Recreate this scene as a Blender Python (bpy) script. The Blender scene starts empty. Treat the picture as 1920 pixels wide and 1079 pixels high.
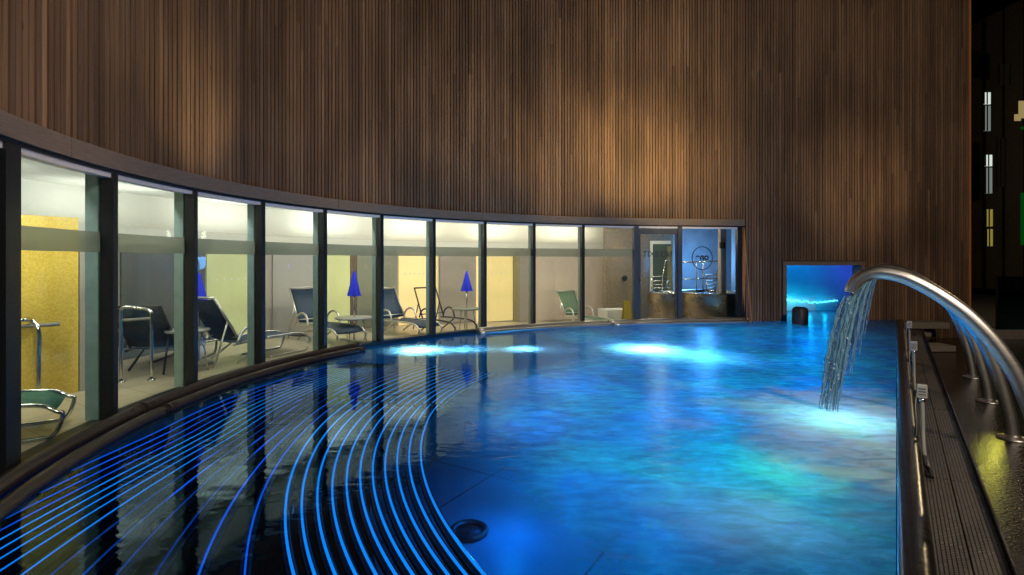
import bpy, bmesh, math, random
from mathutils import Vector, Matrix
random.seed(7)
C = bpy.context.scene.collection
sc = bpy.context.scene
PI = math.pi
# ------------------------------------------------------------------ camera numbers
F, HZ, EYE, S = 1000.0, 487.0, 1.57, 0.85

def un(px, py, z):
    d = F*(EYE-z)/(py-HZ)
    return ((px-960)/F*d, d)

# ------------------------------------------------------------------ plan curve of the wall (metres along it, x, y, heading)
def _path():
    def k(i):
        u = min(max(i*.01/1.4922, 0), 12.3)
        if i*.01/1.4922 > 12.3: return 0.0
        a = (u-6)/6
        return .1118-.0495*a-.0498*a*a
    P = []; x, y, th = -4.2016, 4.566, 1.8231
    for i in range(0, 3000):
        P.append((i*.01*S, x*S, y*S, th))
        x += math.cos(th)*.01; y += math.sin(th)*.01; th -= k(i)*.01
    N = []; x, y, th = -4.2016, 4.566, 1.8231
    for i in range(1, 1200):
        th += .1118*.01; x -= math.cos(th)*.01; y -= math.sin(th)*.01
        N.append((-i*.01*S, x*S, y*S, th))
    return N[::-1]+P
PATH = _path(); NEG = 1199; STEP = .01*S

def wp(s, off=0.0):
    i = min(max(s/STEP+NEG, 0), len(PATH)-2); a = int(i); t = i-a
    p, q = PATH[a], PATH[a+1]
    x = p[1]*(1-t)+q[1]*t; y = p[2]*(1-t)+q[2]*t; th = p[3]*(1-t)+q[3]*t
    return Vector((x+off*math.sin(th), y-off*math.cos(th)))
def heading(s):
    return PATH[min(max(int(s/STEP+NEG), 0), len(PATH)-1)][3]
def s_at(px, off=0.0):
    # position along the wall, at that offset, found in that column
    lo, best = None, None
    for j in range(-80, 1900):
        s = j*.012; p = wp(s, off)
        if p.y < .5: continue
        e = abs(960+F*p.x/p.y-px)
        if best is None or e < best: best, lo = e, s
    return lo
def inside(px, off):
    s = s_at(px, off); p = wp(s, off)
    return p, heading(s), s

EX, EY = .5843, .8115                     # direction of the straight pool edge
def ed(t, l): return Vector((t*EX+l*EY, t*EY-l*EX))
EDGE_ANG = math.atan2(EY, EX)

# ------------------------------------------------------------------ materials
def newmat(name):
    m = bpy.data.materials.new(name); m.use_nodes = True
    nt = m.node_tree; nt.nodes.clear()
    o = nt.nodes.new('ShaderNodeOutputMaterial')
    return m, nt, o
def N(nt, typ, **kw):
    n = nt.nodes.new(typ)
    for k, v in kw.items():
        if k.startswith('i_'):
            key = k[2:]
            n.inputs[int(key) if key.isdigit() else key.replace('_', ' ')].default_value = v
        else: setattr(n, k, v)
    return n
def L(nt, a, b): nt.links.new(a, b)
def rgba(c): return (c[0], c[1], c[2], 1)

def pbr(name, col, rough=.5, metal=0., noise=.15, nscale=20, bump=0., bscale=60, emit=None, estr=0, stretch=None, spec=.5):
    m, nt, o = newmat(name)
    b = N(nt, 'ShaderNodeBsdfPrincipled'); b.inputs['Roughness'].default_value = rough
    b.inputs['Metallic'].default_value = metal; b.inputs['Specular IOR Level'].default_value = spec
    tc = N(nt, 'ShaderNodeTexCoord'); src = tc.outputs['Object']
    if stretch:
        mp = N(nt, 'ShaderNodeMapping'); mp.inputs['Scale'].default_value = stretch
        L(nt, src, mp.inputs['Vector']); src = mp.outputs['Vector']
    nz = N(nt, 'ShaderNodeTexNoise', i_Scale=nscale, i_Detail=4.0)
    L(nt, src, nz.inputs['Vector'])
    mx = N(nt, 'ShaderNodeMix', data_type='RGBA')
    mx.inputs['A'].default_value = rgba([max(0, c*(1-noise)) for c in col])
    mx.inputs['B'].default_value = rgba([min(1, c*(1+noise)) for c in col])
    L(nt, nz.outputs['Fac'], mx.inputs['Factor']); L(nt, mx.outputs['Result'], b.inputs['Base Color'])
    if rough > .05:
        mr = N(nt, 'ShaderNodeMapRange'); mr.inputs['To Min'].default_value = rough*.8; mr.inputs['To Max'].default_value = min(1, rough*1.2)
        L(nt, nz.outputs['Fac'], mr.inputs['Value']); L(nt, mr.outputs['Result'], b.inputs['Roughness'])
    if bump:
        n2 = N(nt, 'ShaderNodeTexNoise', i_Scale=bscale, i_Detail=3.0); L(nt, src, n2.inputs['Vector'])
        bp = N(nt, 'ShaderNodeBump', i_Strength=bump, i_Distance=.01); L(nt, n2.outputs['Fac'], bp.inputs['Height'])
        L(nt, bp.outputs['Normal'], b.inputs['Normal'])
    if emit:
        b.inputs['Emission Color'].default_value = rgba(emit); b.inputs['Emission Strength'].default_value = estr
    L(nt, b.outputs['BSDF'], o.inputs['Surface'])
    return m

def glassmat(name, tint=(.86, .92, .9), refl=1.0, ior=1.5, rough=0.0):
    m, nt, o = newmat(name)
    tr = N(nt, 'ShaderNodeBsdfTransparent'); tr.inputs['Color'].default_value = rgba(tint)
    gl = N(nt, 'ShaderNodeBsdfGlossy'); gl.inputs['Roughness'].default_value = rough
    gl.inputs['Color'].default_value = (.9, .95, 1, 1)
    lw = N(nt, 'ShaderNodeLayerWeight', i_Blend=.5)
    pw = N(nt, 'ShaderNodeMath', operation='POWER', i_1=5.0); L(nt, lw.outputs['Facing'], pw.inputs[0])
    ml = N(nt, 'ShaderNodeMath', operation='MULTIPLY_ADD', i_1=.4*refl, i_2=.02*refl); L(nt, pw.outputs[0], ml.inputs[0])
    mx = N(nt, 'ShaderNodeMixShader'); L(nt, ml.outputs[0], mx.inputs['Fac'])
    L(nt, tr.outputs[0], mx.inputs[1]); L(nt, gl.outputs[0], mx.inputs[2]); L(nt, mx.outputs[0], o.inputs['Surface'])
    return m

def filmmat(name):
    m, nt, o = newmat(name)
    tr = N(nt, 'ShaderNodeBsdfTransparent'); tr.inputs['Color'].default_value = (.75, .8, .78, 1)
    df = N(nt, 'ShaderNodeBsdfTranslucent'); df.inputs['Color'].default_value = (.62, .63, .56, 1)
    d2 = N(nt, 'ShaderNodeBsdfDiffuse'); d2.inputs['Color'].default_value = (.25, .28, .27, 1)
    a = N(nt, 'ShaderNodeMixShader', i_Fac=.3); L(nt, df.outputs[0], a.inputs[1]); L(nt, d2.outputs[0], a.inputs[2])
    mx = N(nt, 'ShaderNodeMixShader', i_Fac=.6); L(nt, tr.outputs[0], mx.inputs[1]); L(nt, a.outputs[0], mx.inputs[2])
    L(nt, mx.outputs[0], o.inputs['Surface'])
    return m

def emis(name, col, st, noise=0.0, nscale=3):
    m, nt, o = newmat(name)
    e = N(nt, 'ShaderNodeEmission', i_Strength=st); e.inputs['Color'].default_value = rgba(col)
    L(nt, e.outputs[0], o.inputs['Surface'])
    return m

def timbermat():
    m, nt, o = newmat('timber slats')
    b = N(nt, 'ShaderNodeBsdfPrincipled', i_Roughness=.62); b.inputs['Specular IOR Level'].default_value = .35
    ge = N(nt, 'ShaderNodeNewGeometry')
    rp = N(nt, 'ShaderNodeValToRGB'); cr = rp.color_ramp
    cols = [(0, (.125, .074, .046)), (.2, (.155, .092, .056)), (.45, (.178, .106, .063)), (.7, (.2, .119, .07)), (.9, (.225, .136, .079)), (1, (.265, .162, .094))]
    cr.elements[0].position = 0; cr.elements[0].color = rgba(cols[0][1])
    cr.elements[1].position = 1; cr.elements[1].color = rgba(cols[-1][1])
    for p, c in cols[1:-1]:
        e = cr.elements.new(p); e.color = rgba(c)
    L(nt, ge.outputs['Random Per Island'], rp.inputs['Fac'])
    tc = N(nt, 'ShaderNodeTexCoord')
    mp = N(nt, 'ShaderNodeMapping'); mp.inputs['Scale'].default_value = (40, 40, 1.1); L(nt, tc.outputs['Object'], mp.inputs['Vector'])
    g = N(nt, 'ShaderNodeTexNoise', i_Scale=1.0, i_Detail=6.0, i_Roughness=.65); L(nt, mp.outputs['Vector'], g.inputs['Vector'])
    mp2 = N(nt, 'ShaderNodeMapping'); mp2.inputs['Scale'].default_value = (.7, .7, .35); L(nt, tc.outputs['Object'], mp2.inputs['Vector'])
    g2 = N(nt, 'ShaderNodeTexNoise', i_Scale=1.0, i_Detail=3.0); L(nt, mp2.outputs['Vector'], g2.inputs['Vector'])
    # knots
    mp3 = N(nt, 'ShaderNodeMapping'); mp3.inputs['Scale'].default_value = (11, 11, 2.2); L(nt, tc.outputs['Object'], mp3.inputs['Vector'])
    vo = N(nt, 'ShaderNodeTexVoronoi', i_Scale=1.0); L(nt, mp3.outputs['Vector'], vo.inputs['Vector'])
    kr = N(nt, 'ShaderNodeMapRange'); kr.inputs['From Min'].default_value = .03; kr.inputs['From Max'].default_value = .1; kr.inputs['To Min'].default_value = .35
    L(nt, vo.outputs['Distance'], kr.inputs['Value'])
    r1 = N(nt, 'ShaderNodeMapRange'); r1.inputs['From Min'].default_value = .3; r1.inputs['From Max'].default_value = .7
    r1.inputs['To Min'].default_value = .62; r1.inputs['To Max'].default_value = 1.3; L(nt, g.outputs['Fac'], r1.inputs['Value'])
    r2 = N(nt, 'ShaderNodeMapRange'); r2.inputs['From Min'].default_value = .35; r2.inputs['From Max'].default_value = .65
    r2.inputs['To Min'].default_value = .68; r2.inputs['To Max'].default_value = 1.2; L(nt, g2.outputs['Fac'], r2.inputs['Value'])
    m1 = N(nt, 'ShaderNodeMath', operation='MULTIPLY'); L(nt, r1.outputs[0], m1.inputs[0]); L(nt, r2.outputs[0], m1.inputs[1])
    m2 = N(nt, 'ShaderNodeMath', operation='MULTIPLY'); L(nt, m1.outputs[0], m2.inputs[0]); L(nt, kr.outputs[0], m2.inputs[1])
    vm = N(nt, 'ShaderNodeVectorMath', operation='SCALE'); L(nt, rp.outputs['Color'], vm.inputs[0]); L(nt, m2.outputs[0], vm.inputs['Scale'])
    L(nt, vm.outputs[0], b.inputs['Base Color'])
    bp = N(nt, 'ShaderNodeBump', i_Strength=.35, i_Distance=.004); L(nt, g.outputs['Fac'], bp.inputs['Height']); L(nt, bp.outputs['Normal'], b.inputs['Normal'])
    L(nt, b.outputs[0], o.inputs['Surface'])
    return m

M = {}
M['timber'] = timbermat()
M['backing'] = pbr('dark backing', (.012, .009, .007), .9)
M['fascia'] = pbr('weathered fascia', (.2, .155, .125), .42, noise=.5, nscale=7, stretch=(1, 1, 14), bump=.15, bscale=30)
M['reveal'] = pbr('orange timber reveal', (.55, .22, .06), .6, noise=.3, nscale=10, stretch=(3, 3, .6))
M['mullion'] = pbr('dark mullion paint', (.012, .015, .02), .38, noise=.25)
M['mullion_in'] = pbr('grey green mullion flank', (.3, .42, .43), .4, noise=.25, nscale=9)  # pale flank colour also carries the room light falling on it
M['rail_metal'] = pbr('pale head rail', (.8, .8, .84), .4, .2)
M['door_paint'] = pbr('slate grey door frame', (.075, .09, .11), .4)
M['glass'] = glassmat('pane glass')
M['darkglass'] = glassmat('dark pane glass', (.25, .32, .34))
M['film'] = filmmat('frosted film')
M['steel'] = pbr('brushed steel', (.74, .71, .68), .36, 1.0, noise=.12, nscale=14, stretch=(1, 1, 8))
M['chrome'] = pbr('polished steel', (.7, .7, .68), .14, 1.0, noise=.05)
M['pipe'] = pbr('dark edge pipe', (.055, .043, .04), .36, .3, noise=.4, nscale=9, bump=.06, bscale=25)
M['coping'] = pbr('wet dark coping', (.012, .01, .009), .24, noise=.5, nscale=8, bump=.25, bscale=9, spec=.7)
M['white'] = pbr('white plaster', (.78, .77, .72), .8, noise=.03, nscale=3)
M['floor'] = None
M['black'] = pbr('matt black', (.01, .01, .012), .6)
M['tube'] = pbr('dark bench tube', (.012, .016, .024), .22, .2, noise=.3)
M['darkwet'] = pbr('dark wet stone', (.018, .016, .014), .2, noise=.7, nscale=18, bump=.5, bscale=60)
M['stone'] = pbr('pale stone slab', (.22, .19, .165), .7, noise=.25, nscale=12)
M['ground'] = pbr('night ground', (.02, .02, .02), .8)

def tilemat(name, col, joint, sx, sy, rough=.45, gap=.012, noise=.12):
    m, nt, o = newmat(name)
    b = N(nt, 'ShaderNodeBsdfPrincipled', i_Roughness=rough)
    tc = N(nt, 'ShaderNodeTexCoord')
    br = N(nt, 'ShaderNodeTexBrick', i_Scale=1.0); br.offset = .0
    br.inputs['Color1'].default_value = rgba([c*(1-noise) for c in col]); br.inputs['Color2'].default_value = rgba([c*(1+noise) for c in col])
    br.inputs['Mortar'].default_value = rgba(joint); br.inputs['Mortar Size'].default_value = gap
    br.inputs['Brick Width'].default_value = sx; br.inputs['Row Height'].default_value = sy
    mp = N(nt, 'ShaderNodeMapping'); mp.inputs['Rotation'].default_value = (0, 0, .55); L(nt, tc.outputs['Object'], mp.inputs['Vector'])
    L(nt, mp.outputs['Vector'], br.inputs['Vector'])
    nz = N(nt, 'ShaderNodeTexNoise', i_Scale=2.5, i_Detail=4.0); L(nt, tc.outputs['Object'], nz.inputs['Vector'])
    mr = N(nt, 'ShaderNodeMapRange'); mr.inputs['To Min'].default_value = .75; mr.inputs['To Max'].default_value = 1.2; L(nt, nz.outputs['Fac'], mr.inputs['Value'])
    vm = N(nt, 'ShaderNodeVectorMath', operation='SCALE'); L(nt, br.outputs['Color'], vm.inputs[0]); L(nt, mr.outputs[0], vm.inputs['Scale'])
    L(nt, vm.outputs[0], b.inputs['Base Color']); L(nt, b.outputs[0], o.inputs['Surface'])
    return m
M['floor'] = tilemat('cream floor tile', (.5, .43, .32), (.3, .25, .18), .6, .6, .35, .006)
M['poolfloor'] = tilemat('blue pool tile', (.07, .27, .42), (.03, .05, .08), 1.9, 1.9, .5, .012, .06)
M['poolwall'] = pbr('pool wall tile', (.16, .24, .3), .4)

# ------------------------------------------------------------------ mesh builder
class MB:
    def __init__(s): s.bm = bmesh.new()
    def box(s, c, size, rz=0.0, rx=0.0, ry=0.0):
        r = bmesh.ops.create_cube(s.bm, size=1.0)
        m = Matrix.Translation(Vector(c)) @ Matrix.Rotation(rz, 4, 'Z') @ Matrix.Rotation(ry, 4, 'Y') @ Matrix.Rotation(rx, 4, 'X') @ Matrix.Diagonal((*size, 1))
        bmesh.ops.transform(s.bm, matrix=m, verts=r['verts']); return s
    def hexa(s, b, t):
        v = [s.bm.verts.new(p) for p in b]+[s.bm.verts.new(p) for p in t]; n = len(b)
        s.bm.faces.new(v[:n][::-1]); s.bm.faces.new(v[n:])
        for i in range(n):
            j = (i+1) % n; s.bm.faces.new((v[i], v[j], v[n+j], v[n+i]))
        return s
    def tube(s, pts, r, seg=10, closed=False, cap=True, flat=1.0):
        pts = [Vector(p) for p in pts]; n = len(pts); rr = r if isinstance(r, (list, tuple)) else [r]*n
        rings = []; up = None
        for i, p in enumerate(pts):
            a = pts[i-1] if (i > 0 or closed) else pts[i]; b = pts[(i+1) % n] if (i < n-1 or closed) else pts[i]
            t = (b-a).normalized() if (b-a).length > 1e-9 else Vector((0, 0, 1))
            if up is None:
                up = t.orthogonal().normalized()
                if abs(t.z) < .9: up = (Vector((0, 0, 1))-t*t.z).normalized()
            else:
                up = (up-t*up.dot(t)); up = up.normalized() if up.length > 1e-6 else t.orthogonal().normalized()
            sd = t.cross(up)
            rings.append([s.bm.verts.new(p+up*(math.cos(2*PI*k/seg)*rr[i]*flat)+sd*(math.sin(2*PI*k/seg)*rr[i])) for k in range(seg)])
        m = n if closed else n-1
        for i in range(m):
            A, B = rings[i], rings[(i+1) % n]
            for k in range(seg):
                f = s.bm.faces.new((A[k], A[(k+1) % seg], B[(k+1) % seg], B[k])); f.smooth = True
        if cap and not closed:
            s.bm.faces.new(rings[0][::-1]); s.bm.faces.new(rings[-1])
        return s
    def lathe(s, prof, c=(0, 0, 0), seg=24):
        rings = []
        for r, z in prof:
            rings.append([s.bm.verts.new((c[0]+max(r, 1e-4)*math.cos(2*PI*k/seg), c[1]+max(r, 1e-4)*math.sin(2*PI*k/seg), c[2]+z)) for k in range(seg)])
        for A, B in zip(rings, rings[1:]):
            for k in range(seg):
                f = s.bm.faces.new((A[k], A[(k+1) % seg], B[(k+1) % seg], B[k])); f.smooth = True
        return s
    def strip(s, s0, s1, off0, off1, z0, z1, ds=.2, top_off=None):
        """solid that follows the wall curve"""
        n = max(1, int(math.ceil((s1-s0)/ds))); R = []
        for i in range(n+1):
            q = s0+(s1-s0)*i/n; a = wp(q, off0); b = wp(q, off1)
            R.append([s.bm.verts.new((a.x, a.y, z0)), s.bm.verts.new((b.x, b.y, z0)), s.bm.verts.new((b.x, b.y, z1)), s.bm.verts.new((a.x, a.y, z1))])
        for A, B in zip(R, R[1:]):
            for k in range(4): s.bm.faces.new((A[k], A[(k+1) % 4], B[(k+1) % 4], B[k]))
        s.bm.faces.new(R[0][::-1]); s.bm.faces.new(R[-1]); return s
    def poly(s, pts, z):
        f = s.bm.faces.new([s.bm.verts.new((p[0], p[1], z)) for p in pts]); f.normal_update(); return s
    def bevel(s, w, seg=2):
        bmesh.ops.bevel(s.bm, geom=[e for e in s.bm.edges if not e.smooth or (len(e.link_faces) == 2 and e.calc_face_angle(0) > .6)], offset=w, segments=seg, affect='EDGES', profile=.6); return s
    def build(s, name, mat, parent=None, loc=None):
        bmesh.ops.recalc_face_normals(s.bm, faces=s.bm.faces)
        if len(s.bm.faces) == 1:
            f = s.bm.faces[0] if not hasattr(s.bm.faces, 'ensure_lookup_table') else (s.bm.faces.ensure_lookup_table(), s.bm.faces[0])[1]
            if f.normal.z < -.5: f.normal_flip()
        me = bpy.data.meshes.new(name); s.bm.to_mesh(me); s.bm.free()
        o = bpy.data.objects.new(name, me); C.objects.link(o)
        if mat: me.materials.append(mat)
        if parent: o.parent = parent
        if loc is not None: o.location = loc
        return o

def thing(name, label, cat, loc=(0, 0, 0), rz=0.0, group=None):
    o = bpy.data.objects.new(name, None); C.objects.link(o); o.empty_display_size = .1
    o.location = loc; o.rotation_euler = (0, 0, rz); o['label'] = label; o['category'] = cat
    if group: o['group'] = group
    return o
def tag(o, label, cat, group=None):
    o['label'] = label; o['category'] = cat
    if group: o['group'] = group
    return o
def struct(o, kind='structure'):
    o['kind'] = kind; return o
def copy_tree(o, parent=None):
    c = o.copy(); C.objects.link(c)
    if parent: c.parent = parent
    for ch in list(o.children): copy_tree(ch, c)
    return c
def lamp(name, typ, loc, energy, col, **kw):
    d = bpy.data.lights.new(name, typ); d.energy = energy; d.color = col
    for k, v in kw.items():
        if k != 'aim': setattr(d, k, v)
    o = bpy.data.objects.new(name, d); C.objects.link(o); o.location = loc
    if 'aim' in kw:
        o.rotation_euler = (Vector(kw['aim'])-Vector(loc)).to_track_quat('-Z', 'Y').to_euler()
    return o

# ================================================================== SETTING
WEND = 22.0                                   # end of the timber wall along its curve
S_OPEN = 15.6                                 # the glazing ends here
ZF0, ZF1 = EYE+S*1.0, EYE+S*1.0+.165           # fascia
s_edge = None
for j in range(1200, 2600):
    p = wp(j*.01)
    if p.x*EY-p.y*EX > .0 and s_edge is None: s_edge = j*.01   # where the pool edge meets the wall
# the pool outline: along the wall, back along the straight edge
outline = [wp(-5+i*.25, .02) for i in range(int((s_edge+5)/.25)+1)]+[wp(s_edge, .02)]
t_end = wp(s_edge, .02).dot(Vector((EX, EY)))
outline += [ed(t_end-.3, 0), ed(-6.5, 0)]

BC = None
def bench_off(k, s):
    """offset from the wall of bench tube k (0 = innermost)"""
    o = 2.92-.105*k
    xs = [(0, .16), (1.0, .14), (1.5, .07), (1.87, .004), (2.37, .008), (2.92, .024)]
    g = xs[0][1]
    for (a, ga), (b, gb) in zip(xs, xs[1:]):
        if a <= o <= b: g = ga+(gb-ga)*(o-a)/(b-a)
    d = min(5.5, max(0, 1.5-s)); e = max(0, s-5.0)
    return o-g*d**1.5-(.05*e*e if k < 6 else 0)
# circle that follows the inner edge of the bench, for the calm water zone
def fit_circle(p, q, r):
    ax, ay, bx, by, cx, cy = p.x, p.y, q.x, q.y, r.x, r.y
    d = 2*(ax*(by-cy)+bx*(cy-ay)+cx*(ay-by))
    ux = ((ax*ax+ay*ay)*(by-cy)+(bx*bx+by*by)*(cy-ay)+(cx*cx+cy*cy)*(ay-by))/d
    uy = ((ax*ax+ay*ay)*(cx-bx)+(bx*bx+by*by)*(ax-cx)+(cx*cx+cy*cy)*(bx-ax))/d
    return ux, uy, math.hypot(ax-ux, ay-uy)
CX, CY, CR = fit_circle(wp(-.6, bench_off(0, -.6)), wp(1.6, bench_off(0, 1.6)), wp(4.6, bench_off(0, 4.6)))

def watermat():
    m, nt, o = newmat('pool water')
    tc = N(nt, 'ShaderNodeTexCoord'); P = tc.outputs['Object']
    def dist(x, y, rot=0., sx=1., sy=1.):
        mp = N(nt, 'ShaderNodeMapping', vector_type='TEXTURE'); mp.inputs['Location'].default_value = (x, y, 0); mp.inputs['Rotation'].default_value = (0, 0, rot)
        mp.inputs['Scale'].default_value = (sx, sy, 1)
        L(nt, P, mp.inputs['Vector'])
        ln = N(nt, 'ShaderNodeVectorMath', operation='LENGTH'); L(nt, mp.outputs['Vector'], ln.inputs[0])
        return ln.outputs['Value']
    def mr(v, a, b, c, d, smooth=True):
        n = N(nt, 'ShaderNodeMapRange'); n.interpolation_type = 'SMOOTHSTEP' if smooth else 'LINEAR'
        n.inputs['From Min'].default_value = a; n.inputs['From Max'].default_value = b; n.inputs['To Min'].default_value = c; n.inputs['To Max'].default_value = d
        L(nt, v, n.inputs['Value']); return n.outputs['Result']
    def math2(op, a, b):
        n = N(nt, 'ShaderNodeMath', operation=op)
        for i, v in enumerate((a, b)):
            if isinstance(v, (int, float)): n.inputs[i].default_value = v
            else: L(nt, v, n.inputs[i])
        return n.outputs[0]
    def noise(scale, det=3.0, st=(1, 1, 1), rot=0., dist_=0.):
        mp = N(nt, 'ShaderNodeMapping'); mp.inputs['Scale'].default_value = st; mp.inputs['Rotation'].default_value = (0, 0, rot); L(nt, P, mp.inputs['Vector'])
        n = N(nt, 'ShaderNodeTexNoise', i_Scale=scale, i_Detail=det, i_Distortion=dist_); L(nt, mp.outputs['Vector'], n.inputs['Vector']); return n.outputs['Fac']
    cloud = noise(.9, 6.0, dist_=.6); fine = noise(7, 5.0, (1, 1.6, 1), .3); streak = noise(3.0, 4.0, (.5, 1.8, 1), .2, .5)
    # distances wobble a little so that no zone has a drawn edge
    wob = math2('MULTIPLY', math2('SUBTRACT', cloud, .5), 1.4)
    # calm over the tube bench, aerated in the open pool
    dc = math2('ADD', dist(CX, CY), math2('MULTIPLY', wob, .25))
    openw = mr(dc, CR-1.3, CR+.05, 1, 0)
    far = mr(dist(-.3, 9.3), .4, 2.6, .25, 1)          # still water in front of the mid windows
    sx = N(nt, 'ShaderNodeSeparateXYZ'); L(nt, P, sx.inputs[0])
    gate = mr(sx.outputs['X'], -.2, 1.3, 0, 1)
    openw = math2('MULTIPLY', math2('MAXIMUM', openw, gate), far)
    milky = math2('MULTIPLY', openw, math2('MULTIPLY', mr(cloud, .3, .7, .55, .95), mr(noise(6.5, 9.0, (.7, 1.5, 1), .4, 1.2), .3, .7, .68, 1.0)))
    bub = 0
    for (x, y, r0, r1, amt) in BUBBLES:
        d = math2('ADD', dist(x, y), math2('MULTIPLY', wob, r1*.55))
        v = math2('MULTIPLY', mr(d, r0, r1, amt, 0), mr(fine, .3, .7, .35, 1.0))
        bub = math2('MAXIMUM', bub, v)
    milk = math2('MAXIMUM', milky, bub)
    foam = 0
    for (x, y, r0, r1, amt) in FOAM:
        d = math2('ADD', dist(x, y), math2('MULTIPLY', math2('SUBTRACT', cloud, .5), r1*2.0))
        v = math2('MULTIPLY', mr(d, r0, r1, amt, 0), mr(noise(4.0, 9.0, (.8, 1.5, 1), .5, .8), .25, .55, .3, 1.0))
        foam = math2('MAXIMUM', foam, v)
    # small flecks of foam in the open water near the fountains
    fl = mr(noise(26, 6.0, (1, 1.7, 1), .6, .8), .63, .72, 0, 1)
    flz = mr(dist(2.3, 3.5, EDGE_ANG, 2.6, 1.2), .35, 1.15, .7, 0)
    foam = math2('MAXIMUM', foam, math2('MULTIPLY', fl, flz))
    foam = math2('MAXIMUM', foam, math2('MULTIPLY', math2('MULTIPLY', mr(noise(34, 5.0, (1, 1.9, 1), .5, .6), .62, .74, 0, .3), openw), mr(cloud, .42, .62, 0, 1)))
    # waves
    calm_b = noise(2.2, 2.0, (1.0, 3.0, 1), .4); rough_b = noise(5.5, 5.0, (.8, 1.5, 1), .3, .4)
    h = math2('ADD', math2('MULTIPLY', calm_b, .0028), math2('MULTIPLY', math2('MULTIPLY', rough_b, math2('MAXIMUM', mr(dc, CR-1.6, CR+.1, 1, .04), gate)), .015))
    bp = N(nt, 'ShaderNodeBump', i_Strength=1.0, i_Distance=1.0); L(nt, h, bp.inputs['Height'])
    tr = N(nt, 'ShaderNodeBsdfTransparent'); tr.inputs['Color'].default_value = (.14, .6, .9, 1)
    tl = N(nt, 'ShaderNodeBsdfTranslucent'); tl.inputs['Color'].default_value = (.4, .75, .98, 1)
    tcx = N(nt, 'ShaderNodeMix', data_type='RGBA'); tcx.inputs['A'].default_value = (.3, .68, .98, 1); tcx.inputs['B'].default_value = (.35, .95, .9, 1); L(nt, mr(noise(1.3, 5.0, (1, 1, 1), 1.1, .7), .4, .65, 0, 1), tcx.inputs['Factor']); tvm = N(nt, 'ShaderNodeVectorMath', operation='SCALE'); L(nt, tcx.outputs['Result'], tvm.inputs[0]); L(nt, mr(noise(5.5, 12.0, (.75, 1.6, 1), .45, .55), .32, .68, .68, 1.14), tvm.inputs['Scale']); L(nt, tvm.outputs[0], tl.inputs['Color'])
    df = N(nt, 'ShaderNodeBsdfDiffuse'); df.inputs['Color'].default_value = (.74, .76, .72, 1); L(nt, bp.outputs['Normal'], df.inputs['Normal'])
    gl = N(nt, 'ShaderNodeBsdfGlossy'); gl.inputs['Color'].default_value = (.55, .78, .95, 1); L(nt, bp.outputs['Normal'], gl.inputs['Normal'])
    L(nt, math2('MAXIMUM', mr(dc, CR-1.2, CR, .2, .015), math2('MULTIPLY', gate, .2)), gl.inputs['Roughness'])
    a = N(nt, 'ShaderNodeMixShader'); L(nt, milk, a.inputs['Fac']); L(nt, tr.outputs[0], a.inputs[1]); L(nt, tl.outputs[0], a.inputs[2])
    fm = N(nt, 'ShaderNodeMixShader', i_Fac=.5); L(nt, df.outputs[0], fm.inputs[1]); L(nt, tl.outputs[0], fm.inputs[2])
    b = N(nt, 'ShaderNodeMixShader'); L(nt, foam, b.inputs['Fac']); L(nt, a.outputs[0], b.inputs[1]); L(nt, fm.outputs[0], b.inputs[2])
    fr = N(nt, 'ShaderNodeFresnel', i_IOR=1.33); L(nt, bp.outputs['Normal'], fr.inputs['Normal'])
    c = N(nt, 'ShaderNodeMixShader'); L(nt, math2('MULTIPLY', fr.outputs[0], math2('SUBTRACT', 1.0, math2('MULTIPLY', foam, .7))), c.inputs['Fac'])
    L(nt, b.outputs[0], c.inputs[1]); L(nt, gl.outputs[0], c.inputs[2]); L(nt, c.outputs[0], o.inputs['Surface'])
    return m
hot1 = un(785, 657, 0); hot2 = un(1215, 655, 0); hot3 = un(985, 655, 0); teal = un(1440, 880, 0); land = (3.29, 5.55)
BUBBLES = [(*hot1, .2, .9, .95), (hot1[0]+.9, hot1[1]+.15, .1, .7, .7), (*hot2, .3, 1.5, .9), (hot2[0]+.5, hot2[1]-.5, .1, .9, .85), (*hot3, .1, .6, .8), (*teal, .25, 1.15, .8), (*un(1130, 830, 0), .2, 1.4, .6), (*un(1500, 700, 0), .3, 2.2, .6)]
FOAM = [(land[0]+.15, land[1]-.35, .75, 1.9, 1.0), (land[0]-.3, land[1]-.6, .4, 1.2, 1.0), (*un(1600, 830, 0), .1, .7, .6), (*un(1420, 950, 0), .2, .85, .28), (*un(1540, 890, 0), .2, .9, .35), (*un(1250, 668, 0), .1, .9, .5), (*un(1600, 960, 0), .05, .5, .25)]
M['water'] = watermat()
struct(MB().poly(outline, 0).build('water', M['water']))
struct(MB().poly([(p[0], p[1]) for p in outline], -1.2).build('pool_floor', M['poolfloor']))
w = MB()
for a, b in zip(outline, outline[1:]):
    v = [w.bm.verts.new((a.x, a.y, -1.2)), w.bm.verts.new((b.x, b.y, -1.2)), w.bm.verts.new((b.x, b.y, -.004)), w.bm.verts.new((a.x, a.y, -.004))]; w.bm.faces.new(v)
struct(w.build('pool_wall', M['poolwall']))
g = MB(); g.bm.faces.new([g.bm.verts.new(p) for p in ((-300, -300, -1.6), (300, -300, -1.6), (300, 400, -1.6), (-300, 400, -1.6))]); struct(g.build('ground', M['ground']))

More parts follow.
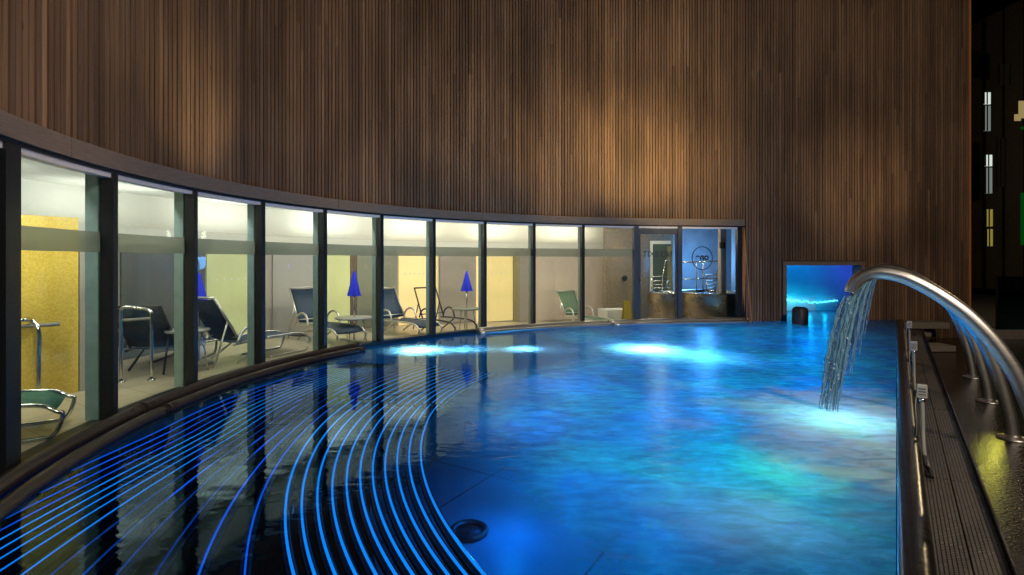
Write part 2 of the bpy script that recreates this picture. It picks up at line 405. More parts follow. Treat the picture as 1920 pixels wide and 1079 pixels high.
# ------------------------------------------------------------------ timber wall
tw = thing('timber_wall', 'tall curved wall of dark brown vertical timber slats above the glazing', 'wall')
so0, so1, zo1 = s_at(1474, 0), s_at(1614, 0), 1.42      # opening in the wall (swim-through)
def slats(s0, s1, zfun, z1, name):
    b = MB(); n = round((s1-s0)/.075); pitch = (s1-s0)/n
    for i in range(n):
        a = s0+i*pitch; w_ = .056+random.uniform(-.003, .003); d = random.uniform(-.004, .003)
        z0 = zfun(a, a+w_)
        z = z0+random.uniform(1.2, 5.4); zz = [z0]
        while z < z1-.5: zz.append(z); z += random.uniform(3.6, 5.4)
        zz.append(z1)
        p0, p1 = wp(a, -.055), wp(a+w_, -.055); q0, q1 = wp(a, d), wp(a+w_, d)
        for lo, hi in zip(zz, zz[1:]):
            hi2 = hi-(.004 if hi < z1 else 0)
            b.hexa([(p0.x, p0.y, lo), (p1.x, p1.y, lo), (q1.x, q1.y, lo), (q0.x, q0.y, lo)], [(p0.x, p0.y, hi2), (p1.x, p1.y, hi2), (q1.x, q1.y, hi2), (q0.x, q0.y, hi2)])
    return b.build(name, M['timber'], tw)
ZTOP = 9.6
slats(-2.6, WEND, lambda a, c: ZF1+.004 if a < S_OPEN+.05 else (zo1+.115 if c > so0-.1 and a < so1+.1 else -.62), ZTOP, 'cladding')
b = MB(); b.strip(-2.6, WEND, -.16, -.06, zo1+.1 if False else ZF1+.01, ZTOP)
b.strip(S_OPEN+.05, so0-.1, -.16, -.06, -.65, ZF1+.008); b.strip(so1+.1, WEND, -.16, -.06, -.65, ZF1+.008); b.strip(so0-.098, so1+.098, -.16, -.06, zo1+.1, ZF1+.008)
b.build('backing_board', M['backing'], tw)
f = MB()
for a, c in ((-2.6, .55), (.556, 5.3), (5.306, 8.75), (8.756, 12.2), (12.206, S_OPEN+.05)): f.strip(a, c, -.09, .035, ZF0, ZF1, .15)
f.build('fascia', M['fascia'], tw)
f = MB(); f.strip(-2.6, S_OPEN+.05, -.10, .0, ZF0-.028, ZF0-.003, .15); f.build('drip_edge', M['mullion'], tw)
# tapered end board beside the last window
p0, p1 = wp(S_OPEN+.03, -.14), wp(S_OPEN+.03, 0.0)
q = wp(S_OPEN+.28, .02)
b = MB(); a0 = wp(S_OPEN, -.12); a1 = wp(S_OPEN+.05, .012); a2 = wp(S_OPEN+.26, .012)
v = [b.bm.verts.new(p) for p in ((a0.x, a0.y, .02), (a2.x, a2.y, .02), (a1.x, a1.y, ZF0-.03), (a0.x, a0.y, ZF0-.03))]
v2 = [b.bm.verts.new((u.co.x+.02, u.co.y+.06, u.co.z)) for u in v]
b.bm.faces.new(v); b.bm.faces.new(v2[::-1])
for i in range(4): b.bm.faces.new((v[i], v[(i+1) % 4], v2[(i+1) % 4], v2[i]))
b.build('reveal_board', M['reveal'], tw)
# frame of the swim-through
b = MB(); b.strip(so0-.1, so0, -.3, .03, -.4, zo1+.1); b.strip(so1, so1+.1, -.3, .03, -.4, zo1+.1); b.strip(so0, so1, -.3, .03, zo1, zo1+.1)
b.build('opening_frame', M['fascia'], tw)
# wall end return
b = MB(); b.strip(WEND, WEND+.06, -1.2, .01, -.4, ZTOP); b.build('corner_board', M['reveal'], tw)
b = MB(); b.strip(-2.6, WEND, -1.6, -.17, ZTOP-.1, ZTOP); b.build('roof_cap', M['backing'], tw)

# chamber behind the swim-through
sm = (so0+so1)/2; thm = heading(sm)
def ch(u, d): # u along wall from opening middle, d depth
    p = wp(sm, -d); return (p.x+math.cos(thm)*u, p.y+math.sin(thm)*u)
M['chamber'] = pbr('rendered chamber wall', (.42, .48, .52), .7, noise=.35, nscale=1.6, bump=.2, bscale=4)
cr = MB()
def wallq(b, a, c, z0, z1):
    v = [b.bm.verts.new((a[0], a[1], z0)), b.bm.verts.new((c[0], c[1], z0)), b.bm.verts.new((c[0], c[1], z1)), b.bm.verts.new((a[0], a[1], z1))]; b.bm.faces.new(v)
cw = MB(); wallq(cw, ch(-1.08, 2.6), ch(4.2, 2.6), -1, 3); wallq(cw, ch(-1.08, .09), ch(-1.08, 2.6), -1, 3); wallq(cw, ch(4.2, .09), ch(4.2, 2.6), -1, 3)
cw.poly([ch(-1.08, .09), ch(4.2, .09), ch(4.2, 2.6), ch(-1.08, 2.6)], 3); cw.poly([ch(-1.08, .09), ch(4.2, .09), ch(4.2, 2.6), ch(-1.08, 2.6)], -1)
struct(cw.build('wall_chamber', M['chamber']))
struct(MB().poly([ch(-1.07, .0), ch(4.19, .0), ch(4.19, 2.59), ch(-1.07, 2.59)], -.004).build('channel_water', M['water']))
# wave-shaped glowing line along the chamber wall
M['cyanline'] = emis('cyan light line', (.08, .8, 1.0), 3.2)
pts = []
for i in range(41):
    u = .64+i*.043; p = ch(u, 2.54); pts.append((p[0], p[1], (.33-.004*i+.02*math.sin(i*.9)+.016*math.sin(i*2.3+1)) if i < 26 else .24+.0045*(i-26)+.01*math.sin(i*1.7)))
tag(MB().tube(pts, [.008+.022*max(0, 1-i/16)+.008*(1+math.sin(i*1.9)) for i in range(41)], 6).build('bright_line', M['cyanline']), 'glowing cyan wavy bright line inside the blue lit opening', 'bright line')
rb = un(1492, 606, 0)
M['rubber'] = pbr('dark rubber', (.03, .03, .032), .5)
tag(MB().lathe([(0, .42), (.1, .42), (.155, .39), (.18, .33), (.18, -.5)], (rb[0], rb[1]-.2, 0), 20).build('mooring_post', M['rubber']), 'short dark rounded post in the water by the blue opening', 'post')

# ------------------------------------------------------------------ glazing
gw = thing('glazed_wall', 'curved wall of clear glass panes between dark mullions under the timber', 'glass wall')
GO = -.13                                         # glass plane
MU = [s_at(px, 0) for px in (40, 222, 371, 498, 613.5, 719, 817, 912.5, 1004.5, 1096.5, 1198, 1279)]+[S_OPEN+.0]
def mull(s, w=.07, z0=-.02, z1=ZF0-.03, mat='mullion', d0=-.115, d1=-.0):
    b = MB(); b.strip(s-w, s, d0, d1, z0, z1, 1); return b.build('mullion', M[mat], gw)
for i, s in enumerate(MU):
    wdt = .07 if i < 10 else .12
    if i == 0: wdt = .17
    mull(s, wdt, mat='mullion' if i < 10 or i == 12 else 'door_paint')
    if i < 10:
        b = MB(); b.strip(s-wdt+.005, s-.006, -.255, -.142, .05, ZF0-.03, 1); b.build('mullion_flank', M['mullion_in'], gw)
ss = [-2.5]+MU
for i, (a, c) in enumerate(zip(ss, ss[1:])):
    wa = .0; wc = .07 if i < 10 else .12
    if i == 11: continue          # the door
    b = MB(); b.strip(a, c-wc*.5, GO-.006, GO+.006, .03, ZF0-.03, .4)
    p = b.build('pane', M['glass'] if i else M['darkglass'], gw)
    if 0 < i < 11:
        q = MB(); q.strip(a+.002, c-wc+.002, GO+.008, GO+.010, 1.64, 1.83, .4); q.build('frosted_band', M['film'], p)
b = MB(); b.strip(-2.5, S_OPEN, -.11, -.02, ZF0-.075, ZF0-.03, .15); b.build('head_rail', M['rail_metal'], gw)
b = MB(); b.strip(-2.5, S_OPEN, -.2, -.015, -.3, .055, .15); b.build('sill', M['mullion'], gw)
# door in the eleventh bay
da, dc = MU[10]+.0, MU[11]-.12
dr = MB(); fw = .06
dr.strip(da+.004, dc-.004, -.10, -.03, ZF0-.22, ZF0-.08, .4); dr.strip(da+.004, da+fw, -.10, -.03, .05, ZF0-.222, 1); dr.strip(dc-.03, dc-.004, -.10, -.03, .05, ZF0-.222, 1)
door = dr.build('door', M['door_paint'], gw)
b = MB(); b.strip(da+fw+.002, dc-.032, -.075, -.067, .06, ZF0-.225, 1); b.build('door_glass', M['glass'], door)
hb = MB(); h0 = wp(da+.02, .03); hb.tube([(h0.x, h0.y, .95), (h0.x, h0.y, 1.12)], .012, 8); hb.tube([(h0.x, h0.y, .96), (wp(da+.02, -.03).x, wp(da+.02, -.03).y, .96)], .009, 6); hb.tube([(h0.x, h0.y, 1.11), (wp(da+.02, -.03).x, wp(da+.02, -.03).y, 1.11)], .009, 6)
hb.build('handle', M['chrome'], door)
def text_obj(body, size, name, parent, s, off, z, mat, mirror=True, bold=0):
    cu = bpy.data.curves.new(name, 'FONT'); cu.body = body; cu.size = size; cu.align_x = 'CENTER'; cu.align_y = 'CENTER'; cu.extrude = .0015; cu.offset = bold
    t = bpy.data.objects.new(name, cu); C.objects.link(t)
    dg = bpy.context.evaluated_depsgraph_get(); me = bpy.data.meshes.new_from_object(t.evaluated_get(dg)); bpy.data.objects.remove(t)
    o = bpy.data.objects.new(name, me); C.objects.link(o); me.materials.append(mat)
    p = wp(s, off); th = heading(s)
    R = Matrix(((math.cos(th)*(-1 if mirror else 1), 0, math.sin(th), p.x), (math.sin(th)*(-1 if mirror else 1), 0, -math.cos(th), p.y), (0, 1, 0, z), (0, 0, 0, 1)))
    me.transform(R)
    o.parent = parent; return o
M['vinyl'] = pbr('dark vinyl lettering', (.02, .022, .025), .6)
text_obj('NO EXIT', .2, 'lettering', door, (da+dc)/2+.01, -.058, EYE+.13, M['vinyl'])
# round emblem on the last pane
sE = s_at(1316, GO); em = MB(); ring = []
for k in range(40):
    a = 2*PI*k/40; p = wp(sE+.27*math.cos(a), GO+.014); ring.append((p.x, p.y, EYE+.035+.29*math.sin(a)))
em.tube(ring, .011, 6, closed=True)
emo = em.build('emblem_ring', M['vinyl'], gw)
text_obj('one', .23, 'emblem_lettering', emo, sE, GO+.014, EYE+.06, M['vinyl'], bold=.008)

# ------------------------------------------------------------------ pipes along the glazing
def edge_pipe(label, runs, off, z, r, mat):
    b = MB()
    for a, c in runs:
        n = int((c-a)/.15)+1; b.tube([(*wp(a+(c-a)*i/n, off), z) for i in range(n+1)], r, 14)
        for e, d in ((a, 1), (c, -1)):
            b.tube([(*wp(e+d*.0, off), z), (*wp(e+d*.03, off), z)], r*1.06, 14)
    return tag(b.build('edge_pipe', mat), label, 'pipe', 'pipes along the pool edge')
sj = s_at(272, .1); se1 = s_at(672, .08); se2 = s_at(681, .22); sr0 = s_at(897, .08); sr1 = s_at(900, .22); sj2 = s_at(1140, .1)
edge_pipe('upper of the two dark brown pipes at the foot of the left windows', [(-2.6, sj-.03), (sj+.03, se1)], .06, .058, .062, M['pipe'])
edge_pipe('lower dark brown pipe nearest the water by the left windows', [(-2.6, sj+.12), (sj+.16, se2)], .215, .012, .056, M['pipe'])
edge_pipe('upper of the two steel grey pipes under the right windows', [(sr0, sj2-.01), (sj2+.03, S_OPEN+.1)], .06, .058, .058, M['steel'])
edge_pipe('lower steel grey pipe nearest the water under the right windows', [(sr1, sj2+.06), (sj2+.1, S_OPEN+.1)], .20, .01, .05, M['steel'])

# ------------------------------------------------------------------ tube bench with light lines
def linemat(name, col, st): return emis(name, col, st)
LM = [linemat('bright azure light', (.02, .38, 1.0), 1.1), linemat('blue light', (.015, .17, .95), .95), linemat('dim blue light', (.008, .1, .5), .6), linemat('cyan light', (.01, .36, 1.0), 1.0)]
M['undershade'] = pbr('black bench plinth', (.006, .008, .012), .6)
bt = thing('tube_bench', 'curved underwater bench of dark tubes with glowing blue light lines', 'bench', (0, 0, 0))
NT = 26
for k in range(NT):
    send = 5.9-.02*k if k < 12 else 5.7-(k-12)*.02
    s0 = -4.0
    while bench_off(k, s0) < .1 and s0 < 3: s0 += .1
    n = int((send-s0)/.1); pts = []
    for i in range(n+1):
        s = s0+(send-s0)*i/n; o_ = bench_off(k, s); p = wp(s, o_)
        pts.append((p.x, p.y, -.155-.03*math.sin(k*.36)))
    b = MB(); b.tube(pts, .036, 8)
    sc_ = 3.05+.05*k
    for i in range(n):
        s = s0+(send-s0)*i/n
        if abs(s-2.75) < .05 and k < 17: b.tube([pts[i], pts[i+1]], .044, 8)
    tb = b.build('tube', M['tube'], bt)
    if k < 11: mats, r, segs = LM[0], .0088, [(0, 1)]
    elif k < 13: mats, r, segs = LM[1], .006, [(0, 1)]
    elif k < 17: mats, r, segs = LM[1], .006, [(x, x+random.uniform(.05, .2)) for x in (random.uniform(.05, .2), random.uniform(.35, .5), random.uniform(.6, .75))]
    elif k < 24: mats, r, segs = (LM[3] if k < 20 else LM[0] if k < 22 else LM[1]), .005, [(0, .93)]
    else: mats, r, segs = LM[1], .006, [(0, 1)]
    if 13 <= k < 17:
        b = MB(); b.tube([(x, y, z+.0365) for x, y, z in pts], .0042, 6); b.build('light_line', LM[2], tb)
    for a, c in segs:
        b = MB()
        i0, i1 = int(a*n), max(int(a*n)+2, int(min(1, c)*n)); seg = [(x, y, z+.036) for x, y, z in pts[i0:i1+1]]
        m_ = len(seg); b.tube(seg, [r*(.35+.65*min(1, (m_-j)/(.7*m_)))*min(1, .5+j/6) for j in range(m_)], 6)
        b.build('light_line', mats, tb)
b = MB(); b.strip(-4.2, 5.6, .06, 2.45, -1.19, -.62, .2); b.build('undershade', M['undershade'], bt)  # added black solid standing in for unlit pool floor under the tubes
for s in (-.2, .9, 2.0, 3.6):
    a, c = wp(s, .25), wp(s+.1, 2.9)
    MB().tube([(a.x, a.y, -.3), (c.x, c.y, -.3)], .045, 8).build('cross_beam', M['tube'], bt)
    for u in (.25, .6):
        p = a.lerp(c, u); MB().tube([(p.x, p.y, -.31), (p.x, p.y, -.615 if u < .9 else -1.2)], .03, 8).build('support_post', M['tube'], bt)

# floor fittings in the pool
M['fit'] = pbr('dark floor fitting', (.03, .06, .08), .3, .5)
for px, py, lab in ((880, 1000, 'round dark jet ring on the pool floor nearest the tube bench front'), (875, 803, 'round dark jet ring on the pool floor farther along the bench')):
    p = un(px, py, -1.2); t = thing('floor_jet', lab, 'floor jet', (p[0], p[1], -1.2), 0, 'jet rings on the pool floor')
    MB().tube([(.17*math.cos(2*PI*k/24), .17*math.sin(2*PI*k/24), .03) for k in range(24)], .03, 8, closed=True).build('ring', M['fit'], t)
    MB().lathe([(0, .03), (.13, .02), (.14, 0)], seg=20).build('grille', M['fit'], t)

# ------------------------------------------------------------------ straight edge: coping, grating, basin
cp = MB(); prof = [(0, -.4)]+[(.085-.085*math.cos(PI*k/10), -.02+.055*math.sin(PI*k/10)) for k in range(11)]+[(.17, -.4)]
ts = [-3+i*.5 for i in range(int((t_end+3-.1)/.5)+1)]
R = []
for t in ts:
    R.append([cp.bm.verts.new((*ed(t, l), z)) for l, z in prof])
for A, B in zip(R, R[1:]):
    for k in range(len(prof)-1):
        f_ = cp.bm.faces.new((A[k], A[k+1], B[k+1], B[k])); f_.smooth = 0 < k < len(prof)-2
tag(cp.build('pool_coping', M['coping']), 'wet dark rounded coping along the straight pool edge', 'coping')

def gratemat():
    m, nt, o = newmat('steel drain grating')
    b = N(nt, 'ShaderNodeBsdfPrincipled', i_Roughness=.45); b.inputs['Metallic'].default_value = .55
    tc = N(nt, 'ShaderNodeTexCoord')
    br = N(nt, 'ShaderNodeTexBrick', i_Scale=1.0); br.offset = .5
    br.inputs['Color1'].default_value = (.28, .26, .24, 1); br.inputs['Color2'].default_value = (.21, .195, .18, 1); br.inputs['Mortar'].default_value = (.02, .018, .016, 1)
    br.inputs['Mortar Size'].default_value = .0035; br.inputs['Brick Width'].default_value = .022; br.inputs['Row Height'].default_value = .022
    L(nt, tc.outputs['Object'], br.inputs['Vector']); L(nt, br.outputs['Color'], b.inputs['Base Color'])
    bp = N(nt, 'ShaderNodeBump', i_Strength=.6, i_Distance=.006, invert=True); L(nt, br.outputs['Fac'], bp.inputs['Height']); L(nt, bp.outputs['Normal'], b.inputs['Normal'])
    L(nt, b.outputs[0], o.inputs['Surface']); return m
M['grate'] = gratemat()
gr = thing('drain_walkway', 'narrow strip of perforated steel drain grating beside the pool coping', 'grating', (*ed(0, 0), -.18), EDGE_ANG)
t = -2.0
while t < t_end-.9:
    for l0, l1 in ((.182, .348), (.356, .525)):
        MB().box((t+.62, -(l0+l1)/2, -.02), (1.235, l1-l0, .04)).bevel(.003, 1).build('grating_panel', M['grate'], gr)
    t += 1.245
MB().box((7, -.532, -.2), (19, .012, .5)).build('edge_angle', M['coping'], gr)
bw = MB(); bw.bm.faces.new([bw.bm.verts.new((*ed(t_, l_), -.51)) for t_, l_ in ((-6, .54), (22, .54), (22, 9), (-6, 9))])
M['basin'] = pbr('shallow basin over gravel', (.016, .014, .01), .1, noise=.9, nscale=45, bump=.6, bscale=40, spec=.6)
struct(bw.build('basin_water', M['basin']))

# stepping slabs
for (x0, x1, y, z0, hgt, lab) in ((1735, 1793, 660, -.5, .13, 'small pale stone slab in the dark basin beside the grating'), (1694, 1781, 617, -.18, .16, 'long pale stone step at the far end of the grating'), (1700, 1747, 632, -.3, .1, 'low stone step in front of the longer far step')):
    a = un(x0, y, z0); c = un(x1, y, z0); w_ = c[0]-a[0]
    tag(MB().box(((a[0]+c[0])/2, a[1]+.25, z0+hgt/2), (w_, .5, hgt)).bevel(.012).build('stone_step', M['stone']), lab, 'step', 'stone steps by the basin')

# fountain arches
arc = [(-.372, 1.235), (-.366, 1.262), (-.345, 1.31), (-.31, 1.365), (-.25, 1.412), (-.17, 1.440), (-.07, 1.437), (.084, 1.392), (.287, 1.27), (.481, 1.11), (.62, .955), (.735, .79), (.85, .57), (.945, .3), (1.02, .0), (1.075, -.28), (1.10, -.51)]
def catmull(P, m=5):
    P = [Vector(p) for p in P]; out = []
    for i in range(len(P)-1):
        a, b_, c, d = P[max(i-1, 0)], P[i], P[i+1], P[min(i+2, len(P)-1)]
        for k in range(m):
            t = k/m; out.append(.5*((2*b_)+(c-a)*t+(2*a-5*b_+4*c-d)*t*t+(3*b_-a-3*c+d)*t**3))
    out.append(P[-1]); return out
arcs = catmull([(0, -l, z) for l, z in arc])
TS = (6.43, 8.41, 10.39, 12.37)
def arch():
    t = thing('fountain_arch', 'nearest steel arch fountain pipe, cut off by the right side of the picture', 'fountain', (*ed(TS[0], 0), 0), EDGE_ANG, 'arched fountain pipes by the pool')
    n = len(arcs); b = MB(); b.tube(arcs, [(.066-.008*min(1, max(0, (14-i)/14))) for i in range(n)], 20); b.build('arched_pipe', M['steel'], t)
    MB().lathe([(.06, 0), (.15, 0), (.15, .018), (.085, .024), (.066, .05)], (0, -1.10, -.51), 28).build('base_flange', M['steel'], t)
    MB().tube([arcs[0]+Vector((0, .0, .0)), arcs[1]+Vector((0, 0, 0))], .061, 20).build('spout_rim', M['chrome'], t)
    return t
a1 = arch()
for t_, lab in zip(TS[1:], ('second steel arch fountain pipe, standing by the yellow lit gravel', 'third steel arch fountain pipe from the viewer', 'farthest and smallest of the steel arch fountain pipes')):
    c_ = copy_tree(a1); c_.location = (*ed(t_, 0), 0); c_['label'] = lab

def streammat():
    m, nt, o = newmat('falling water')
    tr = N(nt, 'ShaderNodeBsdfTransparent'); tr.inputs['Color'].default_value = (.96, .985, 1, 1)
    gl = N(nt, 'ShaderNodeBsdfGlossy', i_Roughness=.12)
    tl = N(nt, 'ShaderNodeBsdfDiffuse'); tl.inputs['Color'].default_value = (.4, .75, 1, 1)
    fr = N(nt, 'ShaderNodeLayerWeight', i_Blend=.3)
    a = N(nt, 'ShaderNodeMixShader', i_Fac=.45); L(nt, tr.outputs[0], a.inputs[1]); L(nt, tl.outputs[0], a.inputs[2])
    b = N(nt, 'ShaderNodeMixShader'); L(nt, fr.outputs['Fresnel'], b.inputs['Fac']); L(nt, a.outputs[0], b.inputs[1]); L(nt, gl.outputs[0], b.inputs[2])
    L(nt, b.outputs[0], o.inputs['Surface']); return m
M['stream'] = streammat()
M['drops'] = pbr('sparkling drops', (.75, .8, .82), .1, noise=.05)
def stream(t, label, n, seed):
    rnd = random.Random(seed); b = MB()
    for i in range(n):
        q = rnd.random(); l0 = -.375+.2*q; z0 = 1.24+.15*q-.0*q; l1 = -.655+.17*q+rnd.uniform(-.015, .015)
        dt = rnd.uniform(-.045, .045); m = 26; pts = []; rr = []
        a0 = rnd.uniform(.0, .1) if rnd.random() < .75 else rnd.uniform(0, .7); a1_ = min(1, a0+rnd.uniform(.5, 1.1)); ph = rnd.uniform(0, 6); w0 = rnd.uniform(.004, .011)
        for j in range(m+1):
            u = a0+(a1_-a0)*j/m; z = z0*(1-u); fall = math.sqrt(u)
            pts.append((dt*(1-.25*u)+.004*math.sin(ph+u*23), -(l0+(l1-l0)*fall+.004*math.sin(ph*2+u*31)), z))
            rr.append(w0*(.75+.5*math.sin(ph+j*1.7+rnd.uniform(-.5, .5)))*min(1, .2+j/3, .2+(m-j)/4))
        b.tube(pts, [max(.0012, x) for x in rr], 6)
    nf = len(b.bm.faces)
    for i in range(n*3):                      # drops
        q = rnd.random(); u = rnd.random()**.8; l0 = -.38+.2*q; l1 = -.64+.12*q
        c = Vector((rnd.gauss(0, .03), -(l0+(l1-l0)*math.sqrt(u)+rnd.gauss(0, .014)), (1.24+.15*q)*(1-u)))
        r = bmesh.ops.create_icosphere(b.bm, subdivisions=1, radius=rnd.uniform(.003, .0085))
        bmesh.ops.transform(b.bm, matrix=Matrix.Translation(c) @ Matrix.Diagonal((1, 1, rnd.uniform(1, 1.9), 1)), verts=r['verts'])
        for v in r['verts']:
            for f_ in v.link_faces: f_.smooth = True
    b.bm.faces.ensure_lookup_table()
    for f_ in list(b.bm.faces)[nf:]: f_.material_index = 1
    o = b.build('water_stream', M['stream']); o.data.materials.append(M['drops']); o.location = (*ed(t, 0), 0); o.rotation_euler = (0, 0, EDGE_ANG)
    tag(o, label, 'water jet', 'streams falling from the arches')
stream(TS[0], 'nearest sparkling water stream falling from the first arch spout', 60, 1)
stream(TS[1], 'water stream from the second arch, just behind the nearest stream', 45, 2)
stream(TS[2], 'third water stream, behind the two nearer ones', 35, 3)
stream(TS[3], 'thin farthest blue water stream at the right of the others', 35, 4)

# little boxes on bent tubes along the coping
M['boxgrey'] = pbr('pale grey housing', (.42, .40, .37), .45, .2)
def postbox(t, label, h, grp='small boxes on bent tubes along the pool edge', black=True):
    o = thing('sensor_post', label, 'edge light', (*ed(t, .195), -.18), EDGE_ANG, grp)
    b = MB(); b.tube(catmull([(-.42, -.035, .02), (-.36, -.02, .03), (-.2, .0, .1), (-.08, .004, .24), (-.03, .005, .4), (0, .008, h-.1)], 5), .016, 10); b.build('bent_tube', M['rubber2'], o)
    bx = MB(); bx.box((0, .008, h-.035), (.05, .075, .12)).bevel(.008); bo = bx.build('housing', M['boxgrey'], o)
    for z in (-.025, .0, .025): MB().box((-.027, .008, h-.035+z), (.004, .05, .006)).build('louvre', M['rubber'], bo)
    MB().lathe([(.0, 0), (.022, 0), (.022, .03), (0, .03)], (0, .008, h-.127), 14).build('collar', M['chrome'], o)
    MB().tube(catmull([(0, .045, h-.06), (-.03, .055, h-.18), (-.02, .045, .3), (-.1, .05, .12), (-.3, .03, .03)], 6), .004, 6).build('cable', M['boxgrey'], o)
    MB().tube(catmull([(-.3, .0, .1), (-.38, -.005, .05), (-.46, -.03, .045), (-.55, -.035, .015)], 6), .017, 10).build('hand_grip', M['rubber'], o)
    return o
M['rubber2'] = pbr('grey sleeve', (.25, .24, .23), .5)
postbox(5.95, 'nearest small grey box on a bent tube at the coping', .62)
postbox(8.7, 'middle small grey box on a bent tube at the coping', .66)
postbox(11.5, 'farthest small grey box on a bent tube at the coping', .66)

# glass screen and dark building to the right
gs = thing('glass_screen', 'dark blue glass screen behind the basin at the right', 'screen')
M['screen'] = glassmat('blue screen glass', (.25, .4, .5), 1.2)
for i in range(8):
    x0 = 12.75+i*1.1; y0 = 14.0+.05*i
    MB().box((x0+.53, y0, .35), (1.05, .02, 1.55)).build('screen_panel', M['screen'], gs)
    MB().box((x0, y0+.02, .35), (.04, .05, 1.6)).build('screen_post', M['mullion'], gs)
MB().box((17, 14.1, -.42), (9, .3, .3)).build('kerb', M['stone'], gs)
ob = thing('office_building', 'dark office block at night with a few lit windows', 'building', (0, 0, 0))
M['dkwall'] = tilemat('dark facade', (.09, .075, .06), (.01, .01, .01), 2.2, 1.6, .6, .12, .35)
MB().box((49, 48, 11), (14, 10, 24)).build('facade', M['dkwall'], ob)
MB().box((42.6, 40, 9.0), (1.5, 5, 20.5)).build('stair_tower', M['dkwall'], ob)
M['win_w'] = emis('white lit window', (.9, 1, .9), .75); M['win_y'] = emis('yellow lit window', (.75, .6, .12), .32); M['win_g'] = emis('green lit window', (.02, .8, .05), .05); M['win_o'] = emis('warm lamp window', (1, .75, .3), .3); M['win_w2'] = emis('grey lit window', (.6, .66, .62), .28); M['win_d'] = emis('faintly lit pane', (.2, .16, .1), .02)
def farwin(x0, x1, y0, y1, Y, mat, name='window'):
    X0, X1 = (x0-960)/F*Y, (x1-960)/F*Y; z1, z0 = EYE+(HZ-y0)/F*Y, EYE+(HZ-y1)/F*Y
    return MB().box(((X0+X1)/2, Y-.02, (z0+z1)/2), (X1-X0, .08, z1-z0)).build(name, mat, ob)
Y = 43-.03
for x0, x1, y0, y1, mt in ((1843.5, 1857, 174, 196, 'win_w'), (1844, 1857, 199, 246, 'win_w2'), (1846, 1860, 291, 312, 'win_w'), (1846, 1860, 315, 363, 'win_w2'), (1847, 1861, 393, 425, 'win_y'), (1848, 1861, 430, 462, 'win_y'), (1872, 1892, 120, 160, 'win_d'), (1868, 1884, 260, 350, 'win_d')):
    w_o = farwin(x0, x1, y0, y1, Y, M[mt]); X0_, X1_ = (x0-960)/F*Y, (x1-960)/F*Y
    for q_ in (0, .42, 1): MB().box((X0_+(X1_-X0_)*q_, Y-.07, EYE+(HZ-(y0+y1)/2)/F*Y), (.07, .1, (y1-y0)/F*Y)).build('window_bar', M['mullion'], w_o)
for x0, x1, y0, y1, mt in ((1902, 1913, 215, 227, 'win_o'), (1910, 1930, 190, 222, 'win_o'), (1914, 1930, 238, 243, 'win_g'), (1914, 1930, 362, 460, 'win_g')):
    farwin(x0, x1, y0, y1, 37.48, M[mt])

# ================================================================== INTERIOR
def boff(s): return -(1.9+.13*min(max(s, 0), 12))
def back(s, extra=0.): return wp(s, boff(s)+extra)
FZ = .05; FZR = -.28
def zf(s_): return FZ-.33*min(1, max(0, (s_-5)/6.5))
fl = MB(); ring = [wp(-3+i*.3, -.2) for i in range(63)]; ring = [p for p in ring]
sL = -3+62*.3
ring2 = [wp(-3+i*.3, -7.5 if i > 40 else -4.2) for i in range(63)][::-1]
r2 = ring2[::-1]
va = [[fl.bm.verts.new((p.x, p.y, zf(-3+i*.3))) for p in (ring[i], r2[i])] for i in range(63)]
for A_, B_ in zip(va, va[1:]): fl.bm.faces.new((A_[0], A_[1], B_[1], B_[0]))
far_ = [fl.bm.verts.new((x_, y_, FZR)) for x_, y_ in ((9.0, 15.2), (9.0, 19.5))]
fl.bm.faces.new((va[-1][0], va[-1][1], far_[1], far_[0]))
struct(fl.build('floor', M['floor']))
cl = MB(); cl.poly([(p.x, p.y) for p in ring+ring2], 2.72); struct(cl.build('ceiling', M['white']))
# ceiling edge band behind the head rail
b = MB(); b.strip(-3, 15.6, -.6, -.2, 2.5, 2.6, .3); struct(b.build('ceiling_edge', M['white']))
M['greywall'] = pbr('grey satin wall', (.42, .385, .36), .45, noise=.06, nscale=2)
SB = s_at(1136, -3.0)
def wall_seg(s0, s1, z0, z1, mat, name, extra=0., th=.05):
    b = MB(); n = max(1, int((s1-s0)/.3)); A = []
    for i in range(n+1):
        s = s0+(s1-s0)*i/n; p, q_ = back(s, extra), back(s, extra-th)
        A.append([b.bm.verts.new((p.x, p.y, z0)), b.bm.verts.new((q_.x, q_.y, z0)), b.bm.verts.new((q_.x, q_.y, z1)), b.bm.verts.new((p.x, p.y, z1))])
    for a, c in zip(A, A[1:]):
        for k in range(4): b.bm.faces.new((a[k], a[(k+1) % 4], c[(k+1) % 4], c[k]))
    b.bm.faces.new(A[0][::-1]); b.bm.faces.new(A[-1]); return b.build(name, mat)
s_b0 = -1.0; s_b1 = 13.9
struct(wall_seg(s_b0, s_b1, FZR-.05, 2.06, M['greywall'], 'wall_back', 0, .12))
b = MB()
struct(wall_seg(s_b0, s_b1, 1.80, 2.05, M['white'], 'bulkhead', .12, .118))
def wall_hi(): return wall_seg(s_b0-1.5, s_b1, 1.6, 2.72, M['white'], 'wall_upper', -1.0, .05)
struct(wall_hi())
M['skirt'] = pbr('grey skirting', (.16, .15, .14), .5)

